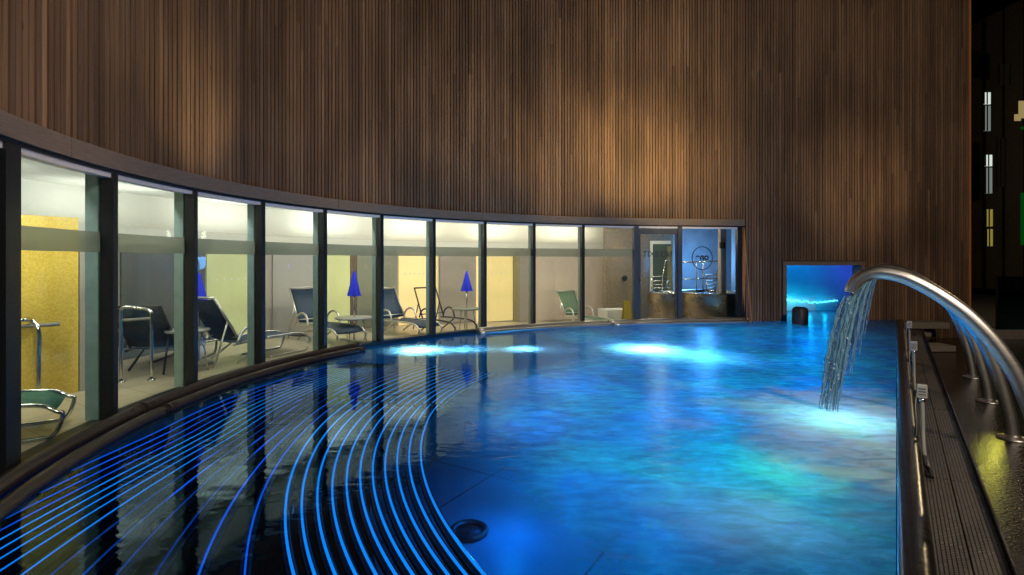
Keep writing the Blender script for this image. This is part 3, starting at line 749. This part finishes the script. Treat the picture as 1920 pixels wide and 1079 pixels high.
def sb_at(px, extra=0.):
    best = None
    for j in range(-150, 1400):
        s = j*.01; p = back(s, extra)
        if p.y < 1: continue
        e = abs(960+F*p.x/p.y-px)
        if best is None or e < best[0]: best = (e, s)
    return best[1]
def lit(name, col, em, rough=.4): return pbr(name, col, rough, noise=.06, nscale=2.5, emit=col, estr=em)
M['p_green'] = lit('backlit green glass', (.5, .52, .27), .36); M['p_ygreen'] = lit('backlit lime glass', (.58, .58, .28), .42)
M['p_warm'] = lit('backlit warm glass', (.95, .66, .32), .6); M['p_yel'] = lit('backlit yellow glass', (.75, .57, .25), .5)
M['p_slate'] = pbr('slate blue screen', (.11, .12, .125), .3, noise=.15, nscale=2); M['p_grey'] = pbr('light grey panel', (.45, .44, .43), .4, noise=.05)
M['p_moss'] = pbr('grey green panel', (.27, .28, .22), .4, noise=.08); M['p_mauve'] = pbr('taupe panel', (.35, .31, .28), .4, noise=.06); M['p_blush'] = pbr('blush white panel', (.68, .57, .49), .45, noise=.04)
M['p_edge'] = pbr('brown door edge', (.16, .11, .07), .5); M['p_olive'] = pbr('olive edge panel', (.3, .25, .1), .5)
panels = [(228, 384, 'p_slate', 'dark slate screen panel behind the chrome handrail', 'screen'), (388, 476, 'p_green', 'backlit green glass panel behind the leftmost blue lounger', 'glass panel'),
          (512, 587, 'p_grey', 'light grey wall panel behind the second blue lounger', 'wall panel'), (589, 656, 'p_ygreen', 'backlit lime green glass panel left of the middle parasol', 'glass panel'),
          (658, 667, 'p_edge', 'narrow brown door edge right behind the middle parasol', 'door edge'), (669, 744, 'p_moss', 'grey green wall panel right of the middle parasol', 'wall panel'),
          (748, 806, 'p_warm', 'backlit warm amber glass door behind the empty lounger frame', 'glass panel'), (810, 822, 'p_yel', 'narrow backlit yellow strip between amber door and taupe panel', 'glass panel'),
          (825, 890, 'p_mauve', 'taupe wall panel behind the right blue parasol', 'wall panel'), (893, 897, 'p_warm', 'thin bright strip at the taupe panel edge', 'glass panel'), (899, 961, 'p_yel', 'backlit yellow glass door right of the right parasol', 'glass panel'),
          (963, 971, 'p_olive', 'olive door edge right of the yellow glass door', 'door edge'), (973, 990, 'p_mauve', 'narrow taupe panel left of the green lounger', 'wall panel'), (993, 1134, 'p_blush', 'wide blush white wall panel behind the green lounger', 'wall panel')]
for x0, x1, mt, lab, cat in panels:
    s0, s1 = sb_at(x0, .03), sb_at(x1, .03)
    o = wall_seg(s0, s1, zf(s0)+.005, 1.795, M[mt], 'wall_panel' if cat == 'wall panel' else {'glass panel': 'backlit_screen', 'door edge': 'door_post', 'screen': 'screen'}.get(cat), .03+random.uniform(0, .006), .028)
    tag(o, lab, cat, 'panels along the back wall')
    if mt in ('p_warm', 'p_yel', 'p_green') and x1-x0 > 40:
        for k in range(5):
            d = MB(); p = back(s0+(s1-s0)*(.2+.15*k), .045); r = bmesh.ops.create_uvsphere(d.bm, u_segments=10, v_segments=6, radius=.022)
            bmesh.ops.transform(d.bm, matrix=Matrix.Translation((p.x, p.y, 1.2)) @ Matrix.Rotation(heading(s0), 4, 'Z') @ Matrix.Diagonal((1, .15, 1, 1)), verts=r['verts'])
            d.build('dot', M['white'], o)
# cove trough on top of the back wall
# yellow mosaic wall at the left
def mosaic(name, c1, c2, scale=70):
    m, nt, o = newmat(name); b = N(nt, 'ShaderNodeBsdfPrincipled', i_Roughness=.4)
    tc = N(nt, 'ShaderNodeTexCoord'); v = N(nt, 'ShaderNodeTexVoronoi', i_Scale=scale); L(nt, tc.outputs['Object'], v.inputs['Vector'])
    mx = N(nt, 'ShaderNodeMix', data_type='RGBA'); mx.inputs['A'].default_value = rgba(c1); mx.inputs['B'].default_value = rgba(c2)
    sp = N(nt, 'ShaderNodeSeparateColor'); L(nt, v.outputs['Color'], sp.inputs[0])
    L(nt, sp.outputs[0], mx.inputs['Factor']); L(nt, mx.outputs['Result'], b.inputs['Base Color']); L(nt, b.outputs[0], o.inputs['Surface']); return m
M['ymos'] = mosaic('yellow mosaic', (.62, .42, .06), (.78, .56, .11)); M['bmos'] = mosaic('brown mosaic', (.2, .15, .1), (.36, .28, .19), 45)
y0, y1 = Vector((-5.75, 4.9)), Vector(un(147, 735, FZ)); d_ = (y1-y0).normalized(); n_ = Vector((d_.y, -d_.x))
ms = MB(); c = [y0, y1, y1-n_*.12, y0-n_*.12]; ms.hexa([(p.x, p.y, FZ) for p in c], [(p.x, p.y, 2.05) for p in c])
tag(ms.build('mosaic_wall', M['ymos']), 'yellow mosaic tiled wall at the far left behind the glass', 'tiled wall')
ms = MB(); e0 = y1+d_*.012; c = [e0, e0+d_*.22, e0+d_*.22-n_*.1, e0-n_*.1]; ms.hexa([(p.x, p.y, FZ) for p in c], [(p.x, p.y, 1.8) for p in c])
tag(ms.build('wall_panel', M['p_mauve']), 'narrow taupe panel at the end of the yellow mosaic wall', 'wall panel', 'panels along the back wall')

# chrome handrails
def rail(name, lab, pts, r, grp='chrome handrails inside', bar=None, feet=()):
    o = thing(name, lab, 'handrail', (pts[-1][0], pts[-1][1], FZ), 0, grp); bx = Vector((pts[-1][0], pts[-1][1], FZ))
    MB().tube([Vector(p)-bx for p in pts], r, 12).build('rail', M['chrome'], o)
    if bar: MB().tube([Vector(p)-bx for p in bar], r*.9, 10).build('cross_bar', M['rubber2'], o)
    for ft in feet: MB().lathe([(0, .012), (.05, .012), (.05, 0)], (ft[0]-bx.x, ft[1]-bx.y, 0), 16).build('foot_plate', M['chrome'], o)
    return o
p1 = un(72, 752, FZ); D = p1[1]
def zat(py, D): return EYE+(HZ-py)/F*D
p0 = ((30-960)/F*D*.96, D*.96)
rail('handrail', 'chrome handrail post in front of the yellow mosaic wall', catmull([(p0[0]-.5, p0[1]-.3, zat(597, D)), (p0[0], p0[1], zat(597, D)), (p1[0]-.07, p1[1]-.02, zat(600, D)), (p1[0], p1[1], zat(620, D)), (p1[0], p1[1], FZ+.5), (p1[0], p1[1], FZ)], 6), .024,
     bar=[(p0[0]-.4, p0[1]-.2, zat(610, D)), ((112-960)/F*(D+.15), D+.15, zat(608, D+.15))], feet=[p1])
p2 = un(284, 713, FZ); p3 = un(227, 717, FZ)
rail('handrail', 'chrome handrail hoop in front of the dark slate screen', catmull([(p3[0], p3[1], FZ), (p3[0], p3[1], zat(600, p3[1])), (p3[0]+.03, p3[1], zat(577, p3[1])), ((262-960)/F*p2[1], p2[1]-.02, zat(578, p2[1])), (p2[0]-.03, p2[1], zat(583, p2[1])), (p2[0], p2[1], zat(602, p2[1])), (p2[0], p2[1], FZ)], 6), .02,
     bar=[(p3[0]-.3, p3[1], zat(605, p3[1])), (p2[0], p2[1], zat(597, p2[1]))], feet=[p2, p3])
p4 = un(152, 733, FZ)
rail('handrail', 'chrome upright pole at the end of the yellow mosaic wall', [(p4[0]+.03, p4[1]+.08, 2.0), (p4[0]+.03, p4[1]+.08, FZ)], .014, feet=[(p4[0]+.03, p4[1]+.08)])

# loungers
M['navy'] = pbr('navy mesh sling', (.018, .04, .085), .6, noise=.2, nscale=30); M['slinggreen'] = pbr('green mesh sling', (.02, .13, .085), .6, noise=.2, nscale=30); M['slingmoss'] = pbr('sage mesh sling', (.12, .19, .12), .6, noise=.15, nscale=30)
M['shade_frame'] = pbr('shade dark frame', (.02, .022, .027), .4)  # dark colour puts in the shade of the silhouetted and shadowed frames
def lounger(label, loc, rz, sling, frame, back_ang=58, zb=.05):
    o = thing('sun_lounger', label, 'lounger', (*loc, zb), rz, 'loungers behind the glass'); W = .3; zs = .31
    ca, sa = math.cos(math.radians(back_ang)), math.sin(math.radians(back_ang)); BL = .79
    for sgn, nm in ((1, 0), (-1, 0)):
        y = sgn*W
        b = MB(); b.tube(catmull([(-.12, y, zs-.02), (.2, y, zs), (.8, y, zs+.01), (1.15, y, zs-.01), (1.28, y, zs-.08), (1.32, y, .2), (1.26, y, .04), (1.1, y, .015), (.5, y, .015)], 5), .018, 8); b.build('side_frame', M[frame], o)
        b = MB(); b.tube([(0, y, zs), (-BL*ca, y, zs+BL*sa)], .018, 8); b.build('back_frame', M[frame], o)
        b = MB(); b.tube(catmull([(-.08, y*1.12, zs+.02), (.0, y*1.12, zs+.16), (.16, y*1.12, zs+.235), (.32, y*1.12, zs+.19), (.4, y*1.12, zs+.02)], 6), .02, 8); b.build('armrest', M[frame], o)
        b = MB(); b.tube([(.42, y, zs-.02), (-.05, y, .02)], .016, 8); b.build('leg', M[frame], o)
        b = MB(); b.tube([(-.5*BL*ca, y, zs+.5*BL*sa), (-.42, y, .02)], .014, 8); b.build('back_strut', M[frame], o)
    b = MB(); b.tube([(-BL*ca, -W, zs+BL*sa), (-BL*ca, W, zs+BL*sa)], .018, 8); b.tube([(-.1*ca, -W, zs+.1*sa), (-.1*ca, W, zs+.1*sa)], .012, 8); b.build('cross_tube', M[frame], o)
    if sling:
        def sl(path, name):
            b = MB(); rows = []
            for x, z in path: rows.append([b.bm.verts.new((x, y, z-.02*(1-(y/W)**2))) for y in (-W+.01, -W*.5, 0, W*.5, W-.01)])
            for A, B in zip(rows, rows[1:]):
                for k in range(4):
                    f_ = b.bm.faces.new((A[k], A[k+1], B[k+1], B[k])); f_.smooth = True
            q_ = b.build(name, M[sling], o); md = q_.modifiers.new('thick', 'SOLIDIFY'); md.thickness = .006
        sl([(-BL*ca*u, zs+BL*sa*u) for u in (.06, .3, .6, .98)], 'back_sling')
        sl([(.02, zs), (.4, zs+.01), (.8, zs+.012), (1.13, zs), (1.26, zs-.07)], 'seat_sling')
    return o
def at_floor(px, D): return ((px-960)/F*D, D)
lounger('green lounger at the far left whose curved foot end shows', (at_floor(60, 4.62)[0]-.95, 4.1), math.radians(32), 'slinggreen', 'chrome')
def lg(label, px, off, dr, sling, frame, ang):
    p, th, _s = inside(px, off); lounger(label, (p.x, p.y), th+math.radians(dr), sling, frame, ang, zf(_s))
lg('leftmost navy lounger with chrome arms before the green glass panel', 425, -.75, -8, 'navy', 'steel', 58)
lg('navy lounger before the light grey wall panel', 588, -1.65, -95, 'navy', 'steel', 62)
lg('dark lounger right of the middle parasol, half behind a mullion', 738, -1.7, -85, 'navy', 'steel', 60)
lg('bare lounger frame coloured dark as a silhouette on the amber glass door', 812, -1.75, -85, None, 'shade_frame', 62)
lg('sage green lounger in front of the blush white wall panel', 1078, -1.8, -75, 'slingmoss', 'steel', 57)
lg('shadowed navy lounger behind the chrome handrail hoop', 290, -1.25, 20, 'navy', 'shade_frame', 50)
# parasols and tables
M['parasol'] = pbr('royal blue canvas', (.015, .03, .75), .7, noise=.2, nscale=18, emit=(.01, .015, .4), estr=0.0)
def parasol(label, px, D, z0, z1):
    x = (px-960)/F*D; FZ = zf(sb_at(px)); o = thing('parasol', label, 'parasol', (x, D, FZ), 0, 'closed blue parasols')
    MB().tube([(0, 0, .03), (0, 0, z1-FZ)], .016, 8).build('pole', M['chrome'], o)
    b = MB(); seg = 24; h = z1-z0; rings = []
    for u in (0, .1, .3, .6, .85, 1):
        r0 = .015+.105*u**.9
        rings.append([b.bm.verts.new(((r0*(1+.16*u*math.cos(6*2*PI*k/seg)))*math.cos(2*PI*k/seg), (r0*(1+.16*u*math.cos(6*2*PI*k/seg)))*math.sin(2*PI*k/seg), z1-FZ-h*u)) for k in range(seg)])
    for A, B in zip(rings, rings[1:]):
        for k in range(seg): b.bm.faces.new((A[k], A[(k+1) % seg], B[(k+1) % seg], B[k]))
    b.bm.faces.new(rings[0]); b.bm.faces.new(rings[-1][::-1]); b.build('canopy', M['parasol'], o)
    MB().lathe([(0, .05), (.18, .05), (.2, .0), (0, 0)], seg=20).build('base', M['boxgrey'], o)
    return x
def table(label, px, D, py, rad, mat='boxgrey'):
    x = (px-960)/F*D; FZ = zf(sb_at(px)); z = zat(py, D)-FZ; o = thing('side_table', label, 'table', (x, D, FZ), 0, 'round side tables under the parasols')
    MB().lathe([(.02, z-.02), (rad-.01, z-.03), (rad, z-.02), (rad, z), (.02, z)], seg=28).build('table_top', M[mat], o)
    for k in range(3):
        a = k*2*PI/3+.4; MB().tube([(.16*math.cos(a), .16*math.sin(a), z-.02), (.24*math.cos(a), .24*math.sin(a), .0)], .012, 8).build('leg', M['chrome'], o)
parasol('leftmost blue parasol, partly hidden behind a mullion', 373, 7.75, zat(568, 7.75), zat(512, 7.75))
parasol('middle closed blue parasol at the brown door edge', 664, 10.35, zat(555, 10.35), zat(509, 10.35))
parasol('right closed blue parasol in front of the taupe panel', 875, 12.2, zat(546, 12.2), zat(509, 12.2))
table('white round side table by the leftmost navy lounger', 352, 7.25, 618, .27); table('pale round table around the middle parasol pole', 664, 10.35, 595, .36); table('slim table around the right parasol pole', 875, 12.2, 578, .34, 'p_moss')

# shower corner, door view, hot tubs
def slab(name, x0, x1, D0, D1, z0, z1, mat, th=.08):
    a = Vector(((x0-960)/F*D0, D0)); c = Vector(((x1-960)/F*D1, D1)); d = (c-a).normalized(); n = Vector((-d.y, d.x))*th
    return MB().hexa([(p.x, p.y, z0) for p in (a, c, c+n, a+n)], [(p.x, p.y, z1) for p in (a, c, c+n, a+n)]).build(name, mat)
tag(slab('tiled_wall', 1135, 1262, 15.6, 17.2, FZR, 2.72, M['bmos']), 'brown mosaic tiled shower wall left of the door', 'tiled wall')
x, D = un(1171, 522, .97) if False else ((1171-960)/F*15.9, 15.9)
o = thing('shower_valve', 'round chrome shower valve on the brown mosaic wall', 'valve', (x, D+.02, zat(522, D)))
MB().tube([(0, 0, 0), (0, -.06, 0)], [.085, .08], 18).build('plate', M['chrome'], o); MB().tube([(0, -.06, 0), (0, -.12, 0)], .04, 14).build('knob', M['black'], o)
wx, wD = (1175-960)/F*14.4, 14.4
M['yell'] = pbr('yellow plastic', (.45, .32, .03), .4)
o = thing('floor_sign', 'yellow folding wet floor sign at the door frame', 'floor sign', (wx, wD, FZR), .2)
for sg in (1, -1): MB().hexa([(-.13, sg*.13, 0), (.13, sg*.13, 0), (.13, sg*.115, 0), (-.13, sg*.115, 0)], [(-.08, sg*.015, .74), (.08, sg*.015, .74), (.08, 0, .74), (-.08, 0, .74)]).build('board', M['yell'], o)
tag(slab('shower_tray', 1139, 1182, 14.7, 14.9, FZR, FZ+.12, M['white'], .6), 'low white tray on the floor below the brown mosaic wall', 'shower tray')
# white framed glazed door seen through the door
fd = thing('inner_door', 'white framed dark glazed door seen beyond the pool door', 'door')
def px_box(x0, x1, D, z0, z1, mat, name, par, th=.06):
    return MB().box((((x0+x1)/2-960)/F*D, D+th/2, (z0+z1)/2), ((x1-x0)/F*D, th, z1-z0)).build(name, mat, par)
D = 16.4
M['p_teal'] = pbr('dark green glass', (.1, .14, .13), .2)
px_box(1224, 1258, D, FZR, zat(458, D), M['p_teal'], 'door_leaf', fd); px_box(1219, 1224, D-.02, FZR, zat(452, D), M['white'], 'frame', fd); px_box(1224, 1258, D-.02, zat(458, D), zat(452, D), M['white'], 'frame', fd); px_box(1252, 1260, D-.05, FZR, zat(462, D), M['p_olive'], 'frame', fd)
# blue lit end wall
tag(slab('end_wall', 1262, 1420, 17.6, 18.4, FZR, 2.72, pbr('blue lit plaster wall', (.5, .52, .56), .6, noise=.3, nscale=2.5)), 'plaster end wall washed in blue light behind the last pane', 'wall')
o = slab('square_column', 1351, 1362, 14.4, 14.42, FZR, 2.7, M['p_blush'], .14); tag(o, 'beige square column at the right end of the last pane', 'column')
o = thing('wall_speaker', 'small dark wall lamp at the top of the beige column', 'wall lamp', ((1355-960)/F*14.3, 14.33, zat(460, 14.3))); MB().box((0, 0, 0), (.12, .12, .17)).bevel(.02).build('housing', M['black'], o); MB().lathe([(0, -.1), (.035, -.1), (.045, -.085)], seg=12).build('lens', M['boxgrey'], o)
M['tubskin'] = pbr('bronze steel tub cladding', (.5, .4, .3), .28, .8, noise=.04, nscale=3); M['tubwater'] = pbr('dark tub water', (.03, .06, .1), .08)
def hot_tub(label, px, D, rad, h):
    o = thing('hot_tub', label, 'hot tub', ((px-960)/F*D, D, FZR), 0, 'round steel hot tubs'); h += .33
    MB().lathe([(rad-.02, 0), (rad, .02), (rad, h-.05), (rad-.0, h-.04)], seg=48).build('shell', M['tubskin'], o)
    MB().lathe([(rad, h-.04), (rad+.03, h-.02), (rad+.03, h), (rad-.08, h+.01), (rad-.1, h-.03), (rad-.1, h-.2), (0, h-.2)], seg=48).build('rim', M['chrome'], o)
    MB().lathe([(rad-.1, h-.07), (0, h-.07)], seg=40).build('tub_water', M['tubwater'], o)
hot_tub('large round steel hot tub behind the last pane', 1332, 15.05, .95, .62); hot_tub('smaller round steel hot tub seen through the door', 1250, 15.2, .5, .6)
# blue-white tub handrails
def ladder(label, D, frame, bars):
    P = lambda px, py, dd=0: Vector(((px-960)/F*(D+dd), D+dd, zat(py, D+dd)))
    o = thing('tub_rail', label, 'handrail', (P(frame[0][0], 590).x, D, FZ), 0, 'steel rails around the hot tubs'); bx = Vector(o.location)
    MB().tube([P(*q)-bx for q in frame], .022, 10).build('rail', M['chrome'], o)
    for a, c in bars: MB().tube([P(*a)-bx, P(*c)-bx], .014, 8).build('bar', M['chrome'], o)
ladder('tall angled steel rail over the large hot tub', 14.6, [(1280, 492), (1349, 490), (1342, 520), (1341, 562)], [((1280, 524), (1348, 522)), ((1306, 491), (1306, 553)), ((1318, 491), (1318, 555))])
ladder('low steel rail with many bars beyond the large hot tub', 15.9, [(1322, 516), (1352, 516), (1352, 556)], [((1324, 527), (1352, 526)), ((1324, 534), (1352, 533)), ((1324, 541), (1352, 540)), ((1325, 516), (1325, 556)), ((1290, 554), (1350, 553))])
ladder('bent steel rail of the smaller hot tub in the doorway', 14.9, [(1259, 489), (1248, 489), (1243, 519), (1242, 556), (1236, 563), (1231, 556)], [((1222, 519), (1256, 519))])
ladder('thin steel rail with five bars in the doorway', 15.8, [(1222, 519), (1222, 556), (1258, 556)], [((1222, 527), (1256, 527)), ((1222, 534), (1256, 534)), ((1222, 540), (1256, 540)), ((1222, 547), (1256, 547)), ((1252, 525), (1247, 545))])

# ================================================================== LIGHT
def iw(name, s, off, z, e, col, size=.6, sy=None, up=False):
    p = wp(s, off)
    kw = dict(shape='RECTANGLE', size=size, size_y=sy or size)
    return lamp(name, 'AREA', (p.x, p.y, z), e, col, aim=(p.x, p.y, z+(1 if up else -1)), **kw)
WARM = (1, .84, .66); NEUT = (1, .95, .82)
for i in range(8):                                        # cove lamps on top of the back wall
    s = .2+i*1.75; p = back(s, -.4); d = lamp('cove_lamp', 'AREA', (p.x, p.y, 2.10), (8, 9, 12, 15, 20, 25, 26, 26)[i], (1, .96, .86) if i < 5 else WARM, shape='RECTANGLE', size=1.5, size_y=.3, aim=(p.x, p.y, 3)); d.rotation_euler = (PI, 0, heading(s))
for i in range(9):                                        # soft fill added for the room, unseen behind the head rail
    s = .4+i*1.45; p = wp(s, -.32); q = back(s, .3); lamp('room_fill', 'AREA', (p.x, p.y, 2.3), (15, 16, 17, 18, 24, 28, 32, 32, 32)[i], NEUT if i < 3 else WARM, shape='RECTANGLE', size=1.1, size_y=.12, aim=(q.x, q.y, .9))
p = wp(0, -1.2); lamp('mosaic_downlight', 'SPOT', (-4.75, 5.1, 2.6), 60, (1, .9, .55), spot_size=1.7, spot_blend=.8, shadow_soft_size=.1, aim=(-5.4, 5.5, .9))
lamp('shower_downlight', 'SPOT', ((1172-960)/F*15.5, 15.35, 2.66), 60, (1, .8, .45), spot_size=1.3, spot_blend=.9, shadow_soft_size=.05, aim=((1176-960)/F*15.8, 15.9, 0))
lamp('tub_blue_light', 'POINT', (6.0, 16.6, 1.5), 85, (.14, .42, 1), shadow_soft_size=.3)
lamp('tub_warm_light', 'SPOT', (5.2, 14.3, 2.6), 35, (1, .8, .5), spot_size=1.5, spot_blend=.8, shadow_soft_size=.1, aim=(5.0, 15.0, .2))
lamp('entry_light', 'POINT', (4.2, 15.2, 2.3), 24, WARM, shadow_soft_size=.2)

# under water: lit jets, plus added lamps for blue fill and white foam
GRID = []
for ix in range(-6, 12):
    for iy in range(1, 12):
        x, y = ix*1.5+(.75 if iy % 2 else 0), iy*1.35
        p = Vector((x, y)); l = x*EY-y*EX; t_ = x*EX+y*EY
        dw = min((wp(q*.4)-p).length for q in range(-8, 55))
        if l < -.6 and t_ < t_end-.6 and dw > .8 and ((x-CX)**2+(y-CY)**2 < (CR-.7)**2 or x > .8) and t_ > -1 and math.hypot(x+.3, y-9.3) > 1.3:
            GRID.append((x, y, -.75, 16.5 if y > 4.5 else 8, (.0, .37, 1.0) if (ix+iy) % 3 else (.0, .5, .85), 0))
BLUE = (.0, .17, 1.0); AZ = (.02, .4, 1.0)
for (x, y, z, e, col, r) in [
    (.0, 5.0, -.6, 7, (.04, .2, 1), 0), (.1, 6.7, -.6, 7, (.02, .28, 1), 0), (.7, 3.5, -.55, 4, (.02, .3, 1), 0)]+GRID+[
    (hot1[0], hot1[1], -.3, 170, (.5, .8, 1), 0), (hot1[0]+.7, hot1[1]+.05, -.3, 65, (.3, .65, 1), 0), (hot3[0], hot3[1], -.3, 80, (.45, .75, 1), 0), (hot2[0], hot2[1], -.4, 230, (.45, .8, 1), 0), (hot2[0]+.7, hot2[1]-.75, -.5, 70, (.2, .65, 1), 0),
    (teal[0], teal[1], -.45, 12, (.0, .8, .5), 0), (un(1200, 900, 0)[0], un(1200, 900, 0)[1], -.9, 5, (.0, .55, .6), 0), (un(1600, 800, 0)[0]-.2, un(1600, 800, 0)[1], -.45, 8, (.42, .62, .55), 0), (land[0], land[1]-.3, -.4, 34, (.66, .8, .66), 0), (un(1420, 970, 0)[0], un(1420, 970, 0)[1], -.45, 7, (.4, .56, .5), 0)]:
    if e > 60 or (r == 0 and col[0] >= .3): lamp('underwater_light', 'SPOT', (x, y, z-.1), e, col, shadow_soft_size=0, spot_size=2.6, spot_blend=1.0, aim=(x, y, 1))
    else: lamp('underwater_light', 'POINT', (x, y, z), e, col, shadow_soft_size=r)
p = ch(.9, 1.7); lamp('chamber_light', 'POINT', (p[0], p[1], 1.9), 60, (.0, .3, 1), shadow_soft_size=.3)
p = ch(2.9, 1.7); lamp('chamber_light', 'POINT', (p[0], p[1], 1.3), 26, (.06, .08, 1), shadow_soft_size=.3)
for u_ in (1.3, 1.8):  # low cyan lamps added to spread a glow round the wavy line
    p = ch(u_, 2.35); lamp('chamber_light', 'POINT', (p[0], p[1], .3), 2.2, (.0, .6, 1), shadow_soft_size=.05)
p = ch(.8, 2.3); lamp('chamber_light', 'POINT', (p[0], p[1], .3), 6, (.0, .75, 1), shadow_soft_size=.05)

Y2 = (1, .72, .3)
# warm wall washers on the timber, then an added fill
def wash(px, py, e, size, dist=3.2, dz=-1.0, col=(1, .72, .36), ds=0):
    s = s_at(px, 0); p = wp(s, 0); D = p.y; z = zat(py, D); q = wp(s+ds, dist)
    lamp('wall_washer', 'SPOT', (q.x, q.y, z+dz), e, col, spot_size=size, spot_blend=1.0, shadow_soft_size=.05, aim=(p.x, p.y, z))
wash(362, 185, 135, .75, 2.2, -1.4, Y2); wash(1185, 300, 640, .9, 3.4, -1.6, Y2); wash(1280, 330, 300, 1.1, 3.4, -1.2, Y2); wash(1060, 290, 260, 1.1, 3.2, -1.6, Y2); wash(1220, 200, 420, 1.2, 4.5, -2, Y2)
wash(110, 130, 42, 1.2, 2.4, -.6, (1, .76, .5)); wash(640, 250, 80, 1.2, 3.2, -1.0, (1, .74, .45)); wash(880, 230, 110, 1.2, 3.4, -1.0, (1, .74, .45)); wash(1600, 350, 190, 1.1, 3.5, -.5, (1, .74, .45))
lamp('timber_fill', 'AREA', (6.5, -3.0, 8.0), 900, (1, .82, .62), shape='DISK', size=1.2, aim=(-1, 12, 4))  # unseen area lamp added as general fill on the timber
lamp('spout_light', 'SPOT', (3.9, 2.8, 2.9), 38, (1, .86, .68), spot_size=.9, spot_blend=1.0, shadow_soft_size=.04, aim=(*ed(4.6, .35), -.1))
lamp('arch_fill', 'SPOT', (2.2, -.6, 3.6), 240, (1, .92, .84), spot_size=.42, spot_blend=.5, shadow_soft_size=.05, aim=(*ed(6.6, .75), .9))  # narrow unseen spot added to brighten the steel arches
lamp('stream_light', 'SPOT', (1.2, 2.2, 3.4), 130, (.9, 1, .82), spot_size=.46, spot_blend=.6, shadow_soft_size=.05, aim=(3.35, 5.2, .35))
lamp('facade_fill', 'POINT', (33, 28, 9), 1500, (1, .75, .4), shadow_soft_size=.2)  # added lamp that faintly lifts the dark far facade
gq = un(1872, 850, -.51); gd = Vector(gq).normalized(); lamp('gravel_light', 'SPOT', (gq[0]+gd.x*2.0, gq[1]+gd.y*2.0, .2), 12, (.8, .75, .1), spot_size=.5, spot_blend=.9, shadow_soft_size=.1, aim=(gq[0], gq[1], -.51))

w_ = bpy.data.worlds.new('World'); sc.world = w_; w_.use_nodes = True
nt = w_.node_tree; bg = nt.nodes['Background']; sk = nt.nodes.new('ShaderNodeTexSky'); sk.sky_type = 'NISHITA'; sk.sun_disc = False
sk.sun_elevation = math.radians(-6); sk.sun_rotation = math.radians(200); nt.links.new(sk.outputs[0], bg.inputs['Color']); bg.inputs['Strength'].default_value = .06
lamp('moon', 'SUN', (0, 0, 20), .01, (.8, .85, 1), angle=math.radians(.5), aim=(4, 8, 0))

cam = bpy.data.cameras.new('camera'); co = bpy.data.objects.new('camera', cam); C.objects.link(co)
co.location = (0, 0, EYE); co.rotation_euler = (PI/2, 0, 0)
cam.sensor_width = 36; cam.lens = 36*F/1920; cam.shift_y = -(539.5-HZ)/1920; cam.clip_start = .05; cam.clip_end = 2000
sc.camera = co
sc.view_settings.view_transform = 'Standard'; sc.view_settings.look = 'None'; sc.view_settings.exposure = 0; sc.view_settings.gamma = 1
sc.render.engine = 'CYCLES'
cy = sc.cycles; cy.use_denoising = True; cy.max_bounces = 8; cy.diffuse_bounces = 3; cy.glossy_bounces = 4; cy.transparent_max_bounces = 16; cy.caustics_reflective = False; cy.caustics_refractive = False
cy.sample_clamp_indirect = 4.0
